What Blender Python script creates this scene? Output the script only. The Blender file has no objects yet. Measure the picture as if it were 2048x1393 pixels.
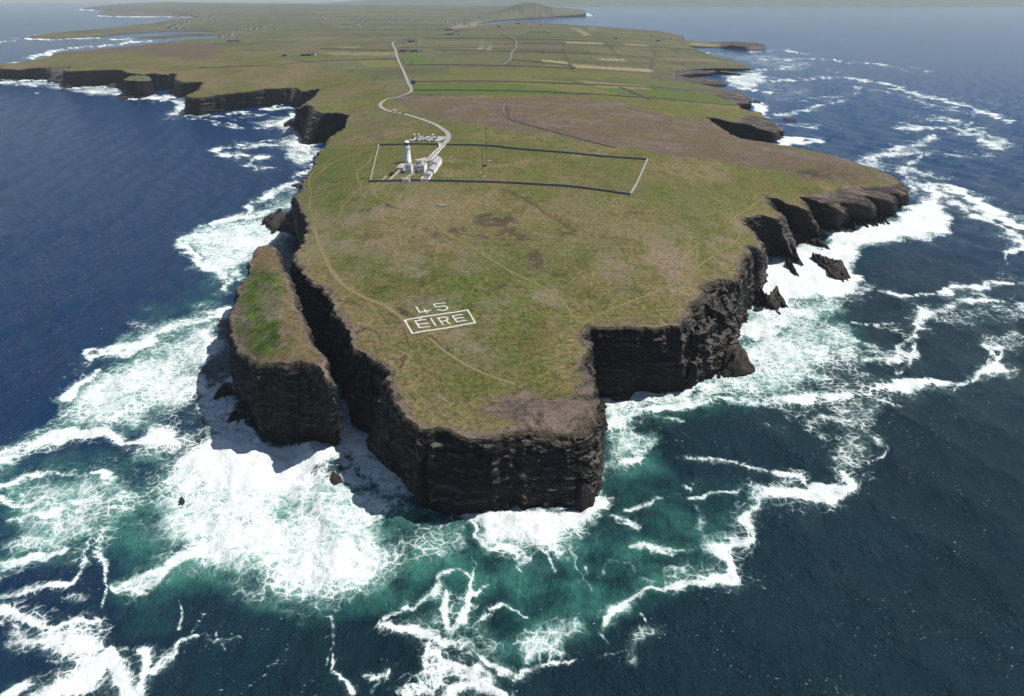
import bpy, math, random
import numpy as np
from mathutils import Vector
from mathutils.geometry import delaunay_2d_cdt
from mathutils.kdtree import KDTree
random.seed(7); np.random.seed(7)
R = math.radians

# ------------------------------------------------------------------ camera
CAMH, F, CX, CY, HY = 215.0, 1366.0, 1024.0, 696.5, -8.0
TH = math.atan((CY - HY) / F)
SC = bpy.context.scene
COL = SC.collection
cam_d = bpy.data.cameras.new('camera'); cam = bpy.data.objects.new('camera', cam_d); COL.objects.link(cam)
cam.location = (0, 0, CAMH); cam.rotation_euler = (math.pi / 2 - TH, 0, 0)
cam_d.sensor_width = 36; cam_d.lens = 36 * F / 2048
cam_d.clip_start = 1; cam_d.clip_end = 120000
SC.camera = cam
# ------------------------------------------------------------------ light
SUN_EL, SUN_AZ = 57.0, 12.0      # azimuth: from +X towards +Y
w = bpy.data.worlds.new('World'); SC.world = w; w.use_nodes = True
nt = w.node_tree; bg = nt.nodes['Background']
sky = nt.nodes.new('ShaderNodeTexSky'); sky.sky_type = 'NISHITA'; sky.sun_disc = False
sky.sun_elevation = R(SUN_EL); sky.sun_rotation = R(90 - SUN_AZ); sky.air_density = 1.0; sky.dust_density = 0.6; sky.altitude = 100
nt.links.new(sky.outputs[0], bg.inputs[0]); bg.inputs[1].default_value = 0.075
sd = bpy.data.lights.new('sun', 'SUN'); so = bpy.data.objects.new('sun', sd); COL.objects.link(so)
sd.energy = 4.9; sd.angle = R(0.5); sd.color = (1.0, 0.955, 0.88)
sv = Vector((math.cos(R(SUN_EL)) * math.cos(R(SUN_AZ)), math.cos(R(SUN_EL)) * math.sin(R(SUN_AZ)), math.sin(R(SUN_EL))))
so.rotation_euler = sv.to_track_quat('Z', 'Y').to_euler(); so.location = (300, 300, 600)
SC.view_settings.view_transform = 'Standard'; SC.view_settings.look = 'None'
SC.view_settings.exposure = 0.22; SC.view_settings.gamma = 1.0
SC.cycles.max_bounces = 5; SC.cycles.volume_bounces = 0; SC.cycles.diffuse_bounces = 2; SC.cycles.caustics_reflective = False

# ------------------------------------------------------------------ geometry of the view: photograph point -> place
cT, sT = math.cos(TH), math.sin(TH)
def W(px, py, h=0.0):
    """the point of the place at height h that the photograph shows at (px, py)"""
    v = -(py - CY) / F; xr = (px - CX) / F
    y = cT + v * sT; z = -sT + v * cT
    t = (CAMH - h) / -z
    return (xr * t, y * t, h)
def PR(x, y, z):
    dz = z - CAMH
    dep = y * cT - dz * sT
    up = y * sT + dz * cT
    dep = np.where(dep < 1, 1, dep)
    return CX + F * x / dep, CY - F * up / dep
def dist_of(py, h=0.0): return W(CX, py, h)[1]

def hash2(ix, iy, s=0):
    n = (ix.astype(np.int64) * 374761393 + iy.astype(np.int64) * 668265263 + s * 974634777) & 0x7fffffff
    n = ((n ^ (n >> 13)) * 1274126177) & 0x7fffffff
    n = (n ^ (n >> 16)) & 0xffffff
    return n / float(0xffffff)
def vn(x, y, s=0):
    ix = np.floor(x); iy = np.floor(y); fx = x - ix; fy = y - iy
    fx = fx * fx * (3 - 2 * fx); fy = fy * fy * (3 - 2 * fy)
    a = hash2(ix, iy, s); b = hash2(ix + 1, iy, s); c = hash2(ix, iy + 1, s); d = hash2(ix + 1, iy + 1, s)
    return (a + (b - a) * fx) + ((c + (d - c) * fx) - (a + (b - a) * fx)) * fy
def fbm(x, y, sc, o=4, s=0, g=0.5):
    x = np.asarray(x, float) / sc; y = np.asarray(y, float) / sc; t = 0; a = 1.0; n = 0
    for i in range(o):
        t = t + a * vn(x + 17.3 * i, y - 9.1 * i, s + i); n += a; a *= g; x = x * 2.03; y = y * 2.03
    return t / n
def sstep(a, b, x):
    t = np.clip((x - a) / (b - a), 0, 1); return t * t * (3 - 2 * t)

# ------------------------------------------------------------------ materials
def mat(name):
    m = bpy.data.materials.new(name); m.use_nodes = True
    m.node_tree.nodes.clear()
    return m, NB(m.node_tree)
class NB:
    def __init__(s, t): s.t = t
    def n(s, ty, ins=None, **kw):
        nd = s.t.nodes.new('ShaderNode' + ty)
        for k, v in kw.items(): setattr(nd, k, v)
        for k, v in (ins or {}).items():
            if hasattr(v, 'links'): s.t.links.new(v, nd.inputs[k])
            else: nd.inputs[k].default_value = v
        return nd
    def noise(s, vec, scale, detail=4, rough=0.55, dist=0.0):
        return s.n('TexNoise', {'Vector': vec, 'Scale': scale, 'Detail': detail, 'Roughness': rough, 'Distortion': dist}).outputs['Fac']
    def math(s, op, a, b=0.0, c=None, clamp=False):
        nd = s.n('Math', {0: a, 1: b}, operation=op, use_clamp=clamp)
        if c is not None:
            if hasattr(c, 'links'): s.t.links.new(c, nd.inputs[2])
            else: nd.inputs[2].default_value = c
        return nd.outputs[0]
    def mr(s, v, a, b, c=0.0, d=1.0, smooth=True):
        return s.n('MapRange', {0: v, 1: a, 2: b, 3: c, 4: d}, interpolation_type='SMOOTHSTEP' if smooth else 'LINEAR', clamp=True).outputs[0]
    def mix(s, f, a, b, mode='MIX'):
        nd = s.n('Mix', {0: f}, data_type='RGBA', blend_type=mode)
        for i, v in ((6, a), (7, b)):
            if hasattr(v, 'links'): s.t.links.new(v, nd.inputs[i])
            else: nd.inputs[i].default_value = (*v, 1) if len(v) == 3 else v
        return nd.outputs[2]
    def attr(s, name): return s.n('Attribute', attribute_name=name)
    def pos(s): return s.n('NewGeometry').outputs['Position']
    def scale(s, vec, v): return s.n('Mapping', {'Vector': vec, 'Scale': v}).outputs[0]
    def out(s, surf): s.n('OutputMaterial', {'Surface': surf})
    def bsdf(s, color, rough=0.9, spec=0.2, normal=None, **kw):
        ins = {'Base Color': color if hasattr(color, 'links') else (*color, 1), 'Roughness': rough, 'Specular IOR Level': spec}
        if normal is not None: ins['Normal'] = normal
        ins.update(kw)
        return s.n('BsdfPrincipled', ins).outputs[0]
    def bump(s, h, strength, dist): return s.n('Bump', {'Height': h, 'Strength': strength, 'Distance': dist}).outputs[0]

def simple(name, c, rough=0.85, var=0.12, scale=0.8, spec=0.25, **kw):
    m, b = mat(name)
    p = b.pos(); n = b.noise(p, scale, 6, 0.6)
    k = b.mr(n, 0.3, 0.7, 1 - var, 1 + var, False)
    c2 = b.mix(1.0, c, b.n('CombineColor', {0: k, 1: k, 2: k}).outputs[0], 'MULTIPLY')
    b.out(b.bsdf(c2, rough, spec, **kw)); return m

# rock
def rock_material(name, dark, light, up_sunlit=0.8):
    m, b = mat(name)
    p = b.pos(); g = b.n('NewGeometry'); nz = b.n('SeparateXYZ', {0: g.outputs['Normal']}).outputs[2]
    warp = b.n('TexNoise', {'Vector': p, 'Scale': 0.03, 'Detail': 3}).outputs['Color']
    pw = b.n('VectorMath', {0: p, 1: b.n('VectorMath', {0: warp, 1: (7, 7, 7)}, operation='MULTIPLY').outputs[0]}, operation='ADD').outputs[0]
    strata = b.noise(b.scale(pw, (0.02, 0.02, 0.9)), 1.0, 6, 0.7)
    strata2 = b.noise(b.scale(pw, (0.05, 0.05, 2.6)), 1.0, 4, 0.6)
    blot = b.noise(p, 0.12, 6, 0.65)
    crack = b.n('TexVoronoi', {'Vector': b.scale(pw, (0.25, 0.25, 0.7)), 'Scale': 1.0}, feature='DISTANCE_TO_EDGE').outputs['Distance']
    c = b.mix(b.mr(strata, 0.42, 0.58), dark, tuple(x * 2.6 for x in dark))
    c = b.mix(b.mr(blot, 0.45, 0.7, 0, 0.6), c, tuple(x * 0.5 for x in dark))
    c = b.mix(b.mr(strata2, 0.6, 0.72, 0, 0.28), c, light)
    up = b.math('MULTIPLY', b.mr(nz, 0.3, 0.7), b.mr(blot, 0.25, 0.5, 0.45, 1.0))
    c = b.mix(b.math('MULTIPLY', up, up_sunlit), c, light)  # upward faces painted paler, like ledge tops catching the sun
    c = b.mix(b.mr(crack, 0.0, 0.06, 0.7, 0.0), c, tuple(x * 0.4 for x in dark))
    z = b.n('SeparateXYZ', {0: p}).outputs[2]
    c = b.mix(b.mr(z, 1.0, 7.0, 0.65, 0.0), c, (0.018, 0.014, 0.011))
    so_ = b.mr(b.math('ADD', b.attr('soil').outputs['Fac'], b.mr(b.noise(p, .55, 5, .65), .3, .7, -.45, .35, False)), .35, .62)
    c = b.mix(b.math('MULTIPLY', so_, .85), c, b.mix(b.mr(b.noise(p, .3, 5, .65), .42, .58), (0.115, 0.088, 0.062), (0.085, 0.082, 0.032)))
    h = b.math('ADD', b.math('ADD', b.math('MULTIPLY', strata, 1.6), b.math('MULTIPLY', strata2, 0.8)),
               b.math('ADD', b.mr(crack, 0, 0.1, 0, 0.5), b.noise(p, 0.9, 6, 0.7)))
    b.out(b.bsdf(c, 0.9, 0.2, b.bump(h, 1.0, 1.1))); return m
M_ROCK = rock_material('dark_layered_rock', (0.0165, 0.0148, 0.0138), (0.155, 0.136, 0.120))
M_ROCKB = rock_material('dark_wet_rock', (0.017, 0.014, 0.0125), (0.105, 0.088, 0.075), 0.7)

# ground: painted colour zones of the turf carried by the mesh, with fine texture on top
def ground_material(name):
    m, b = mat(name)
    p = b.pos(); col = b.attr('turf').outputs['Color']; rk = b.attr('bare').outputs['Fac']; fl = b.attr('thrift').outputs['Fac']
    dtl = b.attr('near').outputs['Fac']
    n1 = b.noise(p, 0.35, 8, 0.68); n2 = b.noise(p, 2.2, 5, 0.7); n3 = b.noise(b.scale(p, (1, .4, 1)), 0.045, 5, 0.6)
    k = b.math('ADD', b.mr(n1, 0.33, 0.67, 0.42, 1.62, False), b.mr(n2, 0.32, 0.68, -0.5, 0.55, False))
    kk = b.n('CombineColor', {0: k, 1: k, 2: k}).outputs[0]
    c = b.mix(1.0, col, kk, 'MULTIPLY')
    hue = b.mr(n3, 0.38, 0.62)
    c = b.mix(b.math('MULTIPLY', hue, 0.22), c, (0.125, 0.095, 0.040))
    c = b.mix(b.mr(b.noise(p, 0.09, 7, 0.7), 0.48, 0.62, 0, 0.6), c, b.mix(1.0, c, (0.60, 0.86, 0.50), 'MULTIPLY'))
    # dark tussocks and pale seed heads
    tus = b.mr(b.noise(p, 0.75, 4, 0.65), 0.56, 0.66, 0, 0.6)
    c = b.mix(tus, c, b.mix(1.0, c, (0.4, 0.42, 0.4), 'MULTIPLY'))
    speck = b.mr(b.noise(p, 1.7, 3, 0.6), 0.52, 0.60)
    pm = b.mr(b.noise(p, 0.22, 4, 0.7), 0.42, 0.6)
    c = b.mix(b.math('MULTIPLY', b.math('MULTIPLY', speck, fl), 0.75), c, (0.40, 0.30, 0.28))
    c = b.mix(b.math('MULTIPLY', b.math('MULTIPLY', pm, fl), 0.5), c, (0.24, 0.175, 0.15))
    # bare rock and peat
    rn = b.math('ADD', rk, b.mr(n1, 0.25, 0.75, -0.35, 0.35, False))
    rm = b.mr(rn, 0.38, 0.62)
    rc = b.mix(b.mr(n1, 0.38, 0.62), (0.165, 0.128, 0.100), (0.07, 0.057, 0.05))
    rc = b.mix(b.mr(b.noise(p, 0.04, 6, 0.65), 0.42, 0.58), rc, (0.19, 0.148, 0.118))
    rc = b.mix(b.mr(b.noise(p, 0.055, 7, 0.7, 1.5), 0.52, 0.62, 0, .8), rc, (0.045, 0.040, 0.038))
    crk = b.math('ABSOLUTE', b.math('SUBTRACT', b.noise(b.scale(p, (.35, 1, 1)), 0.13, 6, 0.6, 1.0), .5))
    rc = b.mix(b.mr(crk, 0.0, 0.012, 0.75, 0), rc, (0.02, 0.017, 0.015))
    rc = b.mix(b.math('MULTIPLY', b.mr(rk, .95, 1.1), b.mr(b.noise(b.scale(p, (.25, 1, 1)), .10, 6, .7, .8), .40, .56)), rc, (0.032, 0.028, 0.026))
    c = b.mix(rm, c, rc)
    h = b.math('ADD', b.math('MULTIPLY', n2, 0.35), b.math('ADD', b.math('MULTIPLY', n1, 0.9), b.math('MULTIPLY', tus, 0.25)))
    b.out(b.bsdf(c, 0.95, 0.1, b.bump(h, b.math('MULTIPLY', dtl, 1.0), 1.3))); return m
M_GRASS = ground_material('moorland_turf')

# ------------------------------------------------------------------ object helpers
def tag(o, label=None, cat=None, group=None, kind=None):
    if label: o['label'] = label
    if cat: o['category'] = cat
    if group: o['group'] = group
    if kind: o['kind'] = kind
    return o
def mesh_obj(name, V, Fc, mats, parent=None, smooth=False, midx=None):
    me = bpy.data.meshes.new(name); me.from_pydata([tuple(map(float, v)) for v in V], [], [tuple(int(i) for i in f) for f in Fc])
    for m in (mats if isinstance(mats, (list, tuple)) else [mats]): me.materials.append(m)
    if midx is not None: me.polygons.foreach_set('material_index', np.asarray(midx, np.int32))
    me.polygons.foreach_set('use_smooth', np.full(len(me.polygons), smooth) if not hasattr(smooth, '__len__') else np.asarray(smooth))
    me.update(); o = bpy.data.objects.new(name, me); COL.objects.link(o)
    if parent is not None: o.parent = parent
    return o
def set_attr(me, name, vals, color=False):
    if color:
        a = me.attributes.new(name, 'FLOAT_COLOR', 'POINT'); v = np.ones((len(vals), 4), np.float32); v[:, :3] = vals
        a.data.foreach_set('color', v.ravel())
    else:
        a = me.attributes.new(name, 'FLOAT', 'POINT'); a.data.foreach_set('value', np.asarray(vals, np.float32))

# ------------------------------------------------------------------ landform builder
def inside(x, y, P):
    """non-zero winding test of many points against one outline"""
    o = np.argsort(y); ys = y[o]; xs = x[o]; wn = np.zeros(len(x), int); n = len(P)
    for i in range(n):
        x0, y0 = P[i, 0], P[i, 1]; x1, y1 = P[(i + 1) % n, 0], P[(i + 1) % n, 1]
        if y0 == y1: continue
        lo, hi = (y0, y1) if y0 < y1 else (y1, y0)
        a, b = np.searchsorted(ys, lo), np.searchsorted(ys, hi)
        if a == b: continue
        xc = x0 + (ys[a:b] - y0) / (y1 - y0) * (x1 - x0)
        wn[a:b] += np.where(xs[a:b] < xc, 1 if y1 > y0 else -1, 0)
    r = np.zeros(len(x), bool); r[o] = wn != 0
    return r
def lp(x, y): return np.stack([np.arctan2(x, y) * 2.0, np.log(np.hypot(x, y))], -1)
class Height:
    def __init__(s, pts, lam=0.15):
        s.lam = lam
        P = np.array(pts, float); s.q = lp(P[:, 0], P[:, 1]); n = len(P)
        d = np.hypot(s.q[:, None, 0] - s.q[None, :, 0], s.q[:, None, 1] - s.q[None, :, 1])
        A = np.zeros((n + 1, n + 1)); A[:n, :n] = d - np.eye(n) * 0.03 * d.mean() * s.lam; A[:n, n] = 1; A[n, :n] = 1
        s.w = np.linalg.solve(A, np.append(P[:, 2], 0))
    def __call__(s, x, y):
        x = np.atleast_1d(np.asarray(x, float)); y = np.atleast_1d(np.asarray(y, float)); q = lp(x, y); o = np.empty(len(x))
        for i in range(0, len(x), 20000):
            c = q[i:i + 20000]
            d = np.hypot(c[:, None, 0] - s.q[None, :, 0], c[:, None, 1] - s.q[None, :, 1]); o[i:i + 20000] = d @ s.w[:-1] + s.w[-1]
        return o + (s.extra(x, y) if hasattr(s, 'extra') else 0)

def landform(name, out, ctrl, grid, mats, step=(1.1, 0.0035), jag=1.0, batter=0.07, rows=38, rough=0.35, ledge=0.8, paint=None, seed=0, top_rock=False, extra=None):
    T, B = [], []
    for e in out:
        t = W(*e[:3]); T.append(t); B.append(W(e[3], e[4], 0)[:2] if len(e) > 3 else None)
    T = np.array(T); n = len(T)
    area = 0.5 * np.sum(T[:, 0] * np.roll(T[:, 1], -1) - np.roll(T[:, 0], -1) * T[:, 1])
    if area < 0: T = T[::-1]; B = B[::-1]
    tan = np.roll(T[:, :2], -1, 0) - np.roll(T[:, :2], 1, 0); tan /= np.linalg.norm(tan, axis=1)[:, None] + 1e-9
    nor = np.stack([tan[:, 1], -tan[:, 0]], 1)
    Bx = np.array([T[i, :2] + nor[i] * batter * T[i, 2] if B[i] is None else B[i] for i in range(n)])
    P, Q = [], []
    for i in range(n):
        j = (i + 1) % n; L = np.linalg.norm(T[j, :2] - T[i, :2]); r = np.hypot(*T[i, :2])
        k = max(1, min(90, int(L / max(step[0], r * step[1]))))
        for a in range(k):
            f = a / k; P.append(T[i] * (1 - f) + T[j] * f); Q.append(Bx[i] * (1 - f) + Bx[j] * f)
    P = np.array(P); Q = np.array(Q); N = len(P)
    seg = np.linalg.norm(np.roll(P[:, :2], -1, 0) - P[:, :2], axis=1); s = np.concatenate([[0], np.cumsum(seg)[:-1]])
    tn = np.roll(P[:, :2], -2, 0) - np.roll(P[:, :2], 2, 0); tn /= np.linalg.norm(tn, axis=1)[:, None] + 1e-9
    nr = np.stack([tn[:, 1], -tn[:, 0]], 1)
    r = np.hypot(P[:, 0], P[:, 1])
    amp = jag * (0.9 + 0.0012 * r)
    j1 = (fbm(P[:, 0], P[:, 1], 14, 3, 5 + seed) - 0.5) * 4.0 + (np.floor(fbm(P[:, 0], P[:, 1], 5, 2, 9 + seed) * 5) / 5 - 0.5) * 2.6 + (vn(P[:, 0] / 2.3, P[:, 1] / 2.3, 8 + seed) - .5) * 1.3
    j1 = np.where(r > 3000, j1 * 0.5, j1)
    P[:, :2] += nr * (j1 * amp)[:, None]; Q += nr * (j1 * amp * 0.7)[:, None]
    P[:, 2] += (fbm(P[:, 0], P[:, 1], 9, 3, 3) - 0.5) * 1.6 * jag * np.clip(P[:, 2] / 20, 0, 1)
    # ---- top
    H = Height([tuple(p) for p in P[:: max(1, N // 420)]] + [W(*c) for c in ctrl], 0.15 if not top_rock else 1.0)
    if extra: H.extra = extra
    gx, gy = grid
    kd = KDTree(N)
    for i in range(N): kd.insert((P[i, 0], P[i, 1], 0), i)
    kd.balance()
    ii = inside(gx, gy, P); gx, gy = gx[ii], gy[ii]
    keep = []; g = np.stack([gx, gy], 1)
    rr = np.hypot(gx, gy)
    for i in range(len(g)):
        d = kd.find((g[i, 0], g[i, 1], 0))[2]
        if d > max(0.5, rr[i] * 0.0012): keep.append(i)
    g = g[keep]
    res = delaunay_2d_cdt([Vector((a, b)) for a, b in P[:, :2]] + [Vector((a, b)) for a, b in g], [], [list(range(N))], 0, 1e-5, True)
    V = np.array([(v.x, v.y) for v in res[0]]); Fc = np.array([tuple(f) for f in res[2]]); orig = res[3]
    cen = V[Fc].mean(1); Fc = [tuple(f) for f in Fc[inside(cen[:, 0], cen[:, 1], P)]]
    used = np.zeros(len(V), bool)
    for f in Fc:
        for i in f: used[i] = True
    remap = -np.ones(len(V), int); remap[used] = np.arange(used.sum())
    Z = H(V[:, 0], V[:, 1]); isrim = np.zeros(len(V), bool)
    ed = np.array([kd.find((x, y, 0))[2] for x, y in V])
    rv = np.hypot(V[:, 0], V[:, 1])
    Z += (fbm(V[:, 0], V[:, 1], 30, 4, 21) - 0.5) * 3.2 * rough * sstep(0, 12, ed) + (fbm(V[:, 0], V[:, 1], 5, 3, 33) - 0.5) * 1.2 * rough * sstep(0, 4, ed)
    if top_rock:
        u_ = V[:, 0] * .86 + V[:, 1] * .5; w_ = -V[:, 0] * .5 + V[:, 1] * .86; sc_ = float(np.clip(math.sqrt(abs(area)) / 11, 1.0, 5))
        Z += (np.abs(fbm(u_ / 3.2, w_, 2.2 * sc_, 3, 71) - .5) * -5 + .5 + (hash2(np.floor(u_ / (1.6 * sc_)), np.floor(w_ / (4 * sc_)), 5) - .5) * 1.4) * rough * .8 * sc_ * sstep(0, 3.0, ed)
    for i, ol in enumerate(orig):
        for k in ol:
            if k < N: Z[i] = P[k, 2]; isrim[i] = True
    TV = np.column_stack([V, Z])[used]; TF = [tuple(remap[list(f)]) for f in Fc]
    nt_ = len(TV)
    # ---- cliff wall
    M = rows; lev = np.linspace(0, 1, M + 1)
    WV = np.zeros((M + 1, N, 3)); WV[0] = P
    nb = np.roll(nr, 0, 0)
    for k in range(1, M + 1):
        t = lev[k]; zz = P[:, 2] * (1 - t) + (-2.0) * t
        xy = P[:, :2] * (1 - t) + Q * t
        band = zz / 2.3 + fbm(P[:, 0], P[:, 1], 60, 2, 40) * 3
        fl = np.floor(band)
        fr_ = band - fl; lay = hash2(fl, fl * 0 + 3, seed) - 0.5 + 0.5 * (1 - fr_)
        lay2 = vn(s / 9.0 + fl * 7.7, fl * 3.3, 11) - 0.5
        but = (fbm(s, zz * 0.25, 16, 3, 13) - 0.5) * 5.0 + (np.abs(fbm(s, zz * 0.15, 6, 2, 14) - 0.5)) * -3.0
        fin = (vn(s / 1.7, zz / 1.3, 17) - 0.5) * 0.9
        blk = np.floor(vn(s / 5.0 + fl * 3.1, zz / 7.0, 23) * 4) / 4 - .4
        d = (lay * 1.9 + lay2 * 2.2 + blk * 2.6) * ledge + but * min(1, t * 4) * ledge + fin * 1.3 * ledge
        d = d * np.clip(P[:, 2] / 25, 0.15, 1) * min(1, t * 6 + 0.15) + (1.3 * np.sqrt(np.clip(t * P[:, 2] / 3, 0, 1)) * np.clip(P[:, 2] / 30, 0, 1) if not top_rock else 0)
        WV[k, :, :2] = xy + nb * d[:, None]; WV[k, :, 2] = zz
        if k < M: WV[k, :, 2] += (vn(s / 2.5, fl + 0.5, 19) - 0.5) * 0.7 * ledge * np.clip(P[:, 2] / 40, 0, 1)
    WVf = WV.reshape(-1, 3)
    WF = []
    for k in range(M):
        a = nt_ + k * N; b_ = nt_ + (k + 1) * N
        for i in range(N):
            j = (i + 1) % N
            WF.append((a + i, b_ + i, b_ + j, a + j))
    allV = np.concatenate([TV, WVf]); allF = TF + WF
    sm = [not top_rock] * len(TF) + [False] * len(WF)
    o = mesh_obj(name, allV, allF, mats, smooth=sm, midx=[0] * len(TF) + [1] * len(WF))
    if paint:
        colr, bare, fl = paint(TV[:, 0], TV[:, 1], TV[:, 2], ed[used])
        z3 = np.zeros(len(WVf)); dep_ = (np.repeat(P[None, :, 2], M + 1, 0) - WV[:, :, 2]).ravel()
        set_attr(o.data, 'soil', np.concatenate([np.zeros(nt_), np.clip(1 - dep_ / (1.5 + 6 * fbm(WVf[:, 0], WVf[:, 1], 18, 3, 95)), 0, 1)]))
        set_attr(o.data, 'turf', np.concatenate([colr, np.full((len(WVf), 3), 0.1)]), True)
        set_attr(o.data, 'bare', np.concatenate([bare, z3 + 1])); set_attr(o.data, 'thrift', np.concatenate([fl, z3]))
        set_attr(o.data, 'near', np.concatenate([np.clip(900 / np.hypot(TV[:, 0], TV[:, 1]), 0.1, 1), z3 + 1]))
    return o, H

def polar_grid(py0, py1, step, azs, h=50.0):
    """graded grid of ground points, finer where the ground is nearer"""
    gx, gy = [], []
    py = py0
    rows = []
    while py > py1:
        rows.append(dist_of(py, h)); py -= step(py)
    az = np.arange(azs[0], azs[1], azs[2])
    for i, d in enumerate(rows):
        a = np.radians(az + (i % 2) * azs[2] / 2)
        gx.append(d * np.tan(a)); gy.append(np.full(len(a), d))
    return np.concatenate(gx), np.concatenate(gy)
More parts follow.
